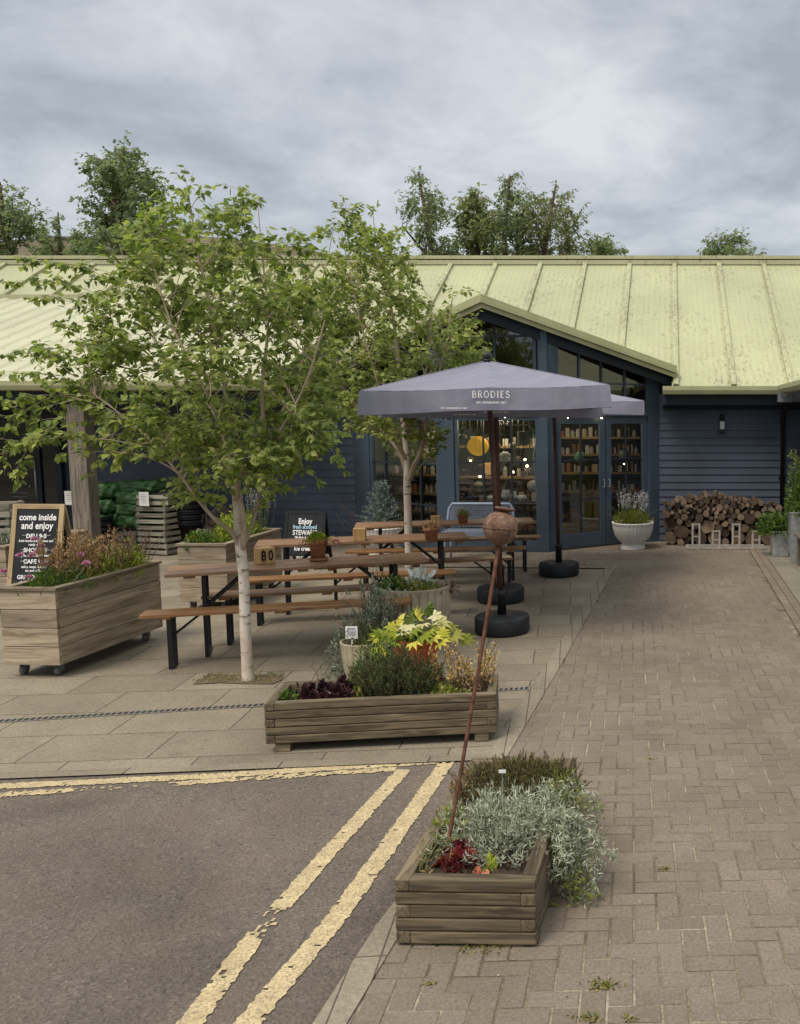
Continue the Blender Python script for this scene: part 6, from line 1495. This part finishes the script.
poly2 = [(345,215),(372,220),(392,235),(405,262),(412,300),(425,320),(450,310),(462,325),(478,335),(486,360),(470,372),(460,385),(448,420),(440,440),(420,445),(390,445),(365,430),(340,425),(312,400),(305,350),(320,290),(335,240)]
tips = crownpts(poly2,Y2,215,1.0,5,9)
for x,y,dy in ((345,210,-.5),(373,212,.1),(398,228,.1),(380,232,.1),(462,290,-.2),(478,318,-.2),(452,295,-.2),(488,352,-.1),(420,300,.5),(300,260,.3),(352,208,-.5),(406,250,.1),(440,440,-.1),(355,430,.1)): tips.append(Q2(x,y,dy))
n2 = grow(t,stems,tips,M['l_birch2'],.066,8.8,.30,12,11,'birch','birch',.22)
# trees beyond the shop
def fartree(label, Y, trunkpx, top, poly, n, mat, seed, leaf=.12, dep=1.6, mind=5, tw=9):
    x0 = P(trunkpx,250,Y).x; base = Vector((x0,Y,0)); t = thing('background_tree',label,'tree',base,0,'trees behind the shop roof'); rg = random.Random(seed)
    tp = P(*top,Y); st = [[(base,.22),(base.lerp(tp,.35)+Vector((rg.gauss(0,.15),0,0)),.17),(base.lerp(tp,.7)+Vector((rg.gauss(0,.2),0,0)),.10),(tp,.015)]]
    hh = tp.z
    for k in range(4):
        a = base.lerp(tp,.3+.1*k); st.append([(a,.09),(a+Vector((rg.uniform(-1,1)*.5,rg.uniform(-1,1)*.5,.1*hh)),.06),(a+Vector((rg.uniform(-1,1)*.8,rg.uniform(-1,1)*.8,.22*hh)),.015)])
    tips = crownpts(poly,Y,n,dep,seed,mind)[:int(n*.8)]+[tp]
    grow(t,st,tips,M[mat],leaf,9,.75,seed,tw,'clump','bark',.35,8,2.4,.7,.2,False)
fartree('tall pointed birch at the left end of the middle group behind the roof',27,432,(418,172),[(408,190),(417,170),(425,185),(440,195),(455,215),(460,240),(465,262),(460,330),(405,330),(400,262),(414,240)],78,'l_far',21)
fartree('round olive tree second from left in the middle group behind the roof',28.5,478,(478,195),[(458,205),(470,192),(490,200),(500,225),(505,262),(500,330),(455,330),(455,262)],80,'l_farO',22,.17)
fartree('tall birch in the centre of the middle group behind the roof',27.5,514,(510,176),[(496,205),(505,180),(512,172),(524,182),(534,200),(538,235),(536,262),(530,330),(495,330),(494,240)],86,'l_far',23)
fartree('broad dark tree at the right of the middle group behind the roof',26.8,552,(556,184),[(528,200),(545,190),(556,182),(570,200),(580,215),(574,232),(590,240),(598,262),(590,330),(530,330),(526,240)],96,'l_farO',24)
fartree('low straggly tree tapering off right of the middle group',28,602,(596,236),[(585,240),(596,235),(606,243),(622,247),(626,262),(615,330),(580,330)],34,'l_far',25,.14,1.2)
fartree('small rounded tree top alone above the right part of the roof',27,728,(728,236),[(705,246),(714,238),(728,234),(744,238),(756,246),(752,262),(745,330),(712,330)],44,'l_far',26,.14,1.2)
fartree('tall birch behind the roof, seen directly above the front birch crown',26,122,(124,148),[(82,175),(95,158),(112,160),(124,146),(140,158),(155,165),(166,182),(160,200),(170,230),(170,262),(160,340),(92,340),(80,262),(95,225),(86,200)],120,'l_far',27,.16,1.7,5,10)
fartree('drooping birch in the top left corner behind the roof',25,8,(0,182),[(-60,190),(-20,178),(5,182),(22,198),(40,212),(34,235),(26,262),(15,340),(-60,340)],96,'l_far',28,.15,1.7)
fartree('low drooping tree between the corner birch and the tall birch at the left',28,62,(58,212),[(30,225),(48,210),(66,215),(84,228),(98,240),(98,330),(30,330)],62,'l_far',29,.15,1.4)
# ------------------------------------------------------------------ light
SUN_EL, SUN_AZ = R(58), R(215)     # azimuth clockwise from +Y: behind the camera and to the left
w = bpy.data.worlds.new('World'); SC.world = w; w.use_nodes = True
nt = w.node_tree; bg = nt.nodes['Background']; N = lambda t,**k: nt.nodes.new(t)
sky = N('ShaderNodeTexSky'); sky.sky_type = 'NISHITA'; sky.sun_disc = False; sky.sun_elevation = SUN_EL; sky.sun_rotation = SUN_AZ
tc = N('ShaderNodeTexCoord'); sep = N('ShaderNodeSeparateXYZ'); nt.links.new(tc.outputs['Generated'], sep.inputs[0])
def mth(op,a,b=0.0):
    x = N('ShaderNodeMath'); x.operation = op
    for i,v in enumerate((a,b)):
        if isinstance(v,(int,float)): x.inputs[i].default_value = v
        else: nt.links.new(v,x.inputs[i])
    return x.outputs[0]
zz = mth('ADD', mth('MAXIMUM', sep.outputs['Z'], 0.0), .30)
cmb = N('ShaderNodeCombineXYZ'); nt.links.new(mth('DIVIDE',sep.outputs['X'],zz),cmb.inputs[0]); nt.links.new(mth('DIVIDE',sep.outputs['Y'],zz),cmb.inputs[1])
def nz(scale,det,rough,dist,off=0,sx=1.0):
    mp = N('ShaderNodeMapping'); mp.inputs['Location'].default_value = (off,off*.7,0); mp.inputs['Scale'].default_value = (sx,1,1); nt.links.new(cmb.outputs[0],mp.inputs['Vector'])
    x = N('ShaderNodeTexNoise'); x.inputs['Scale'].default_value = scale; x.inputs['Detail'].default_value = det; x.inputs['Roughness'].default_value = rough; x.inputs['Distortion'].default_value = dist
    nt.links.new(mp.outputs[0],x.inputs['Vector']); return x.outputs['Fac']
def rmp(f,stops):
    x = N('ShaderNodeValToRGB'); e = x.color_ramp.elements
    while len(e) < len(stops): e.new(.5)
    for el,(p,c) in zip(e,stops): el.position = p; el.color = (*c,1)
    nt.links.new(f,x.inputs[0]); return x.outputs[0]
def mixc(f,a,b,mode='MIX'):
    x = N('ShaderNodeMix'); x.data_type = 'RGBA'; x.blend_type = mode
    for inp,v in ((x.inputs[0],f),(x.inputs[6],a),(x.inputs[7],b)):
        if isinstance(v,(int,float)): inp.default_value = v
        elif isinstance(v,tuple): inp.default_value = (*v,1)
        else: nt.links.new(v,inp)
    return x.outputs[2]
f = mth('ADD', mth('MULTIPLY',nz(1.15,7,.55,.5,5.4,1.0),.62), mth('MULTIPLY',nz(3.4,8,.6,.4,8.3,1.0),.38))
cl = rmp(f,[(.41,(2.1,2.28,2.55)),(.47,(2.65,2.84,3.1)),(.53,(3.25,3.43,3.65)),(.60,(4.05,4.18,4.32))])
bright = mth('ADD', 1.0, mth('MULTIPLY', mth('MAXIMUM', mth('SUBTRACT', sep.outputs['Z'], .38), 0.0), 2.6))
cb = N('ShaderNodeCombineXYZ'); [nt.links.new(mth('MULTIPLY',bright,1.0) if i==0 else mth('ADD',mth('MULTIPLY',mth('SUBTRACT',bright,1.0),(1,.93,.78)[i]),1.0),cb.inputs[i]) for i in range(3)]
cl = mixc(1.0, cl, cb.outputs[0], 'MULTIPLY')
cl = mixc(rmp(sep.outputs['Z'],[(.02,(.45,)*3),(.2,(0,0,0))]), cl, (3.7,3.85,3.98))
nt.links.new(mixc(.94, sky.outputs[0], cl), bg.inputs['Color']); bg.inputs['Strength'].default_value = .1
sun = bpy.data.lights.new('sun','SUN'); so = bpy.data.objects.new('sun',sun); COL.objects.link(so); sun.energy = 1.5; sun.angle = R(24); sun.color = (1,.90,.76)
so.rotation_euler = (math.pi/2-SUN_EL, 0, math.pi-SUN_AZ+math.pi) ; so.location = (-5,-5,12)
dirv = Vector((math.sin(SUN_AZ)*math.cos(SUN_EL), math.cos(SUN_AZ)*math.cos(SUN_EL), math.sin(SUN_EL))); so.rotation_euler = (-dirv).to_track_quat('-Z','Y').to_euler()
vs = SC.view_settings; vs.view_transform = 'Standard'; vs.look = 'None'; vs.exposure = .90; vs.gamma = 1; vs.use_curve_mapping = False
SC.cycles.max_bounces = 8; SC.cycles.transparent_max_bounces = 12
print('leaves', n1, n2, 'objects', len(bpy.data.objects), 'logs', len(logs))
for o in bpy.data.objects:
    if 'label' in o and not 4 <= len(o['label'].replace('-',' ').split()) <= 16: print('LONG', o.name, len(o['label'].split()), o['label'])
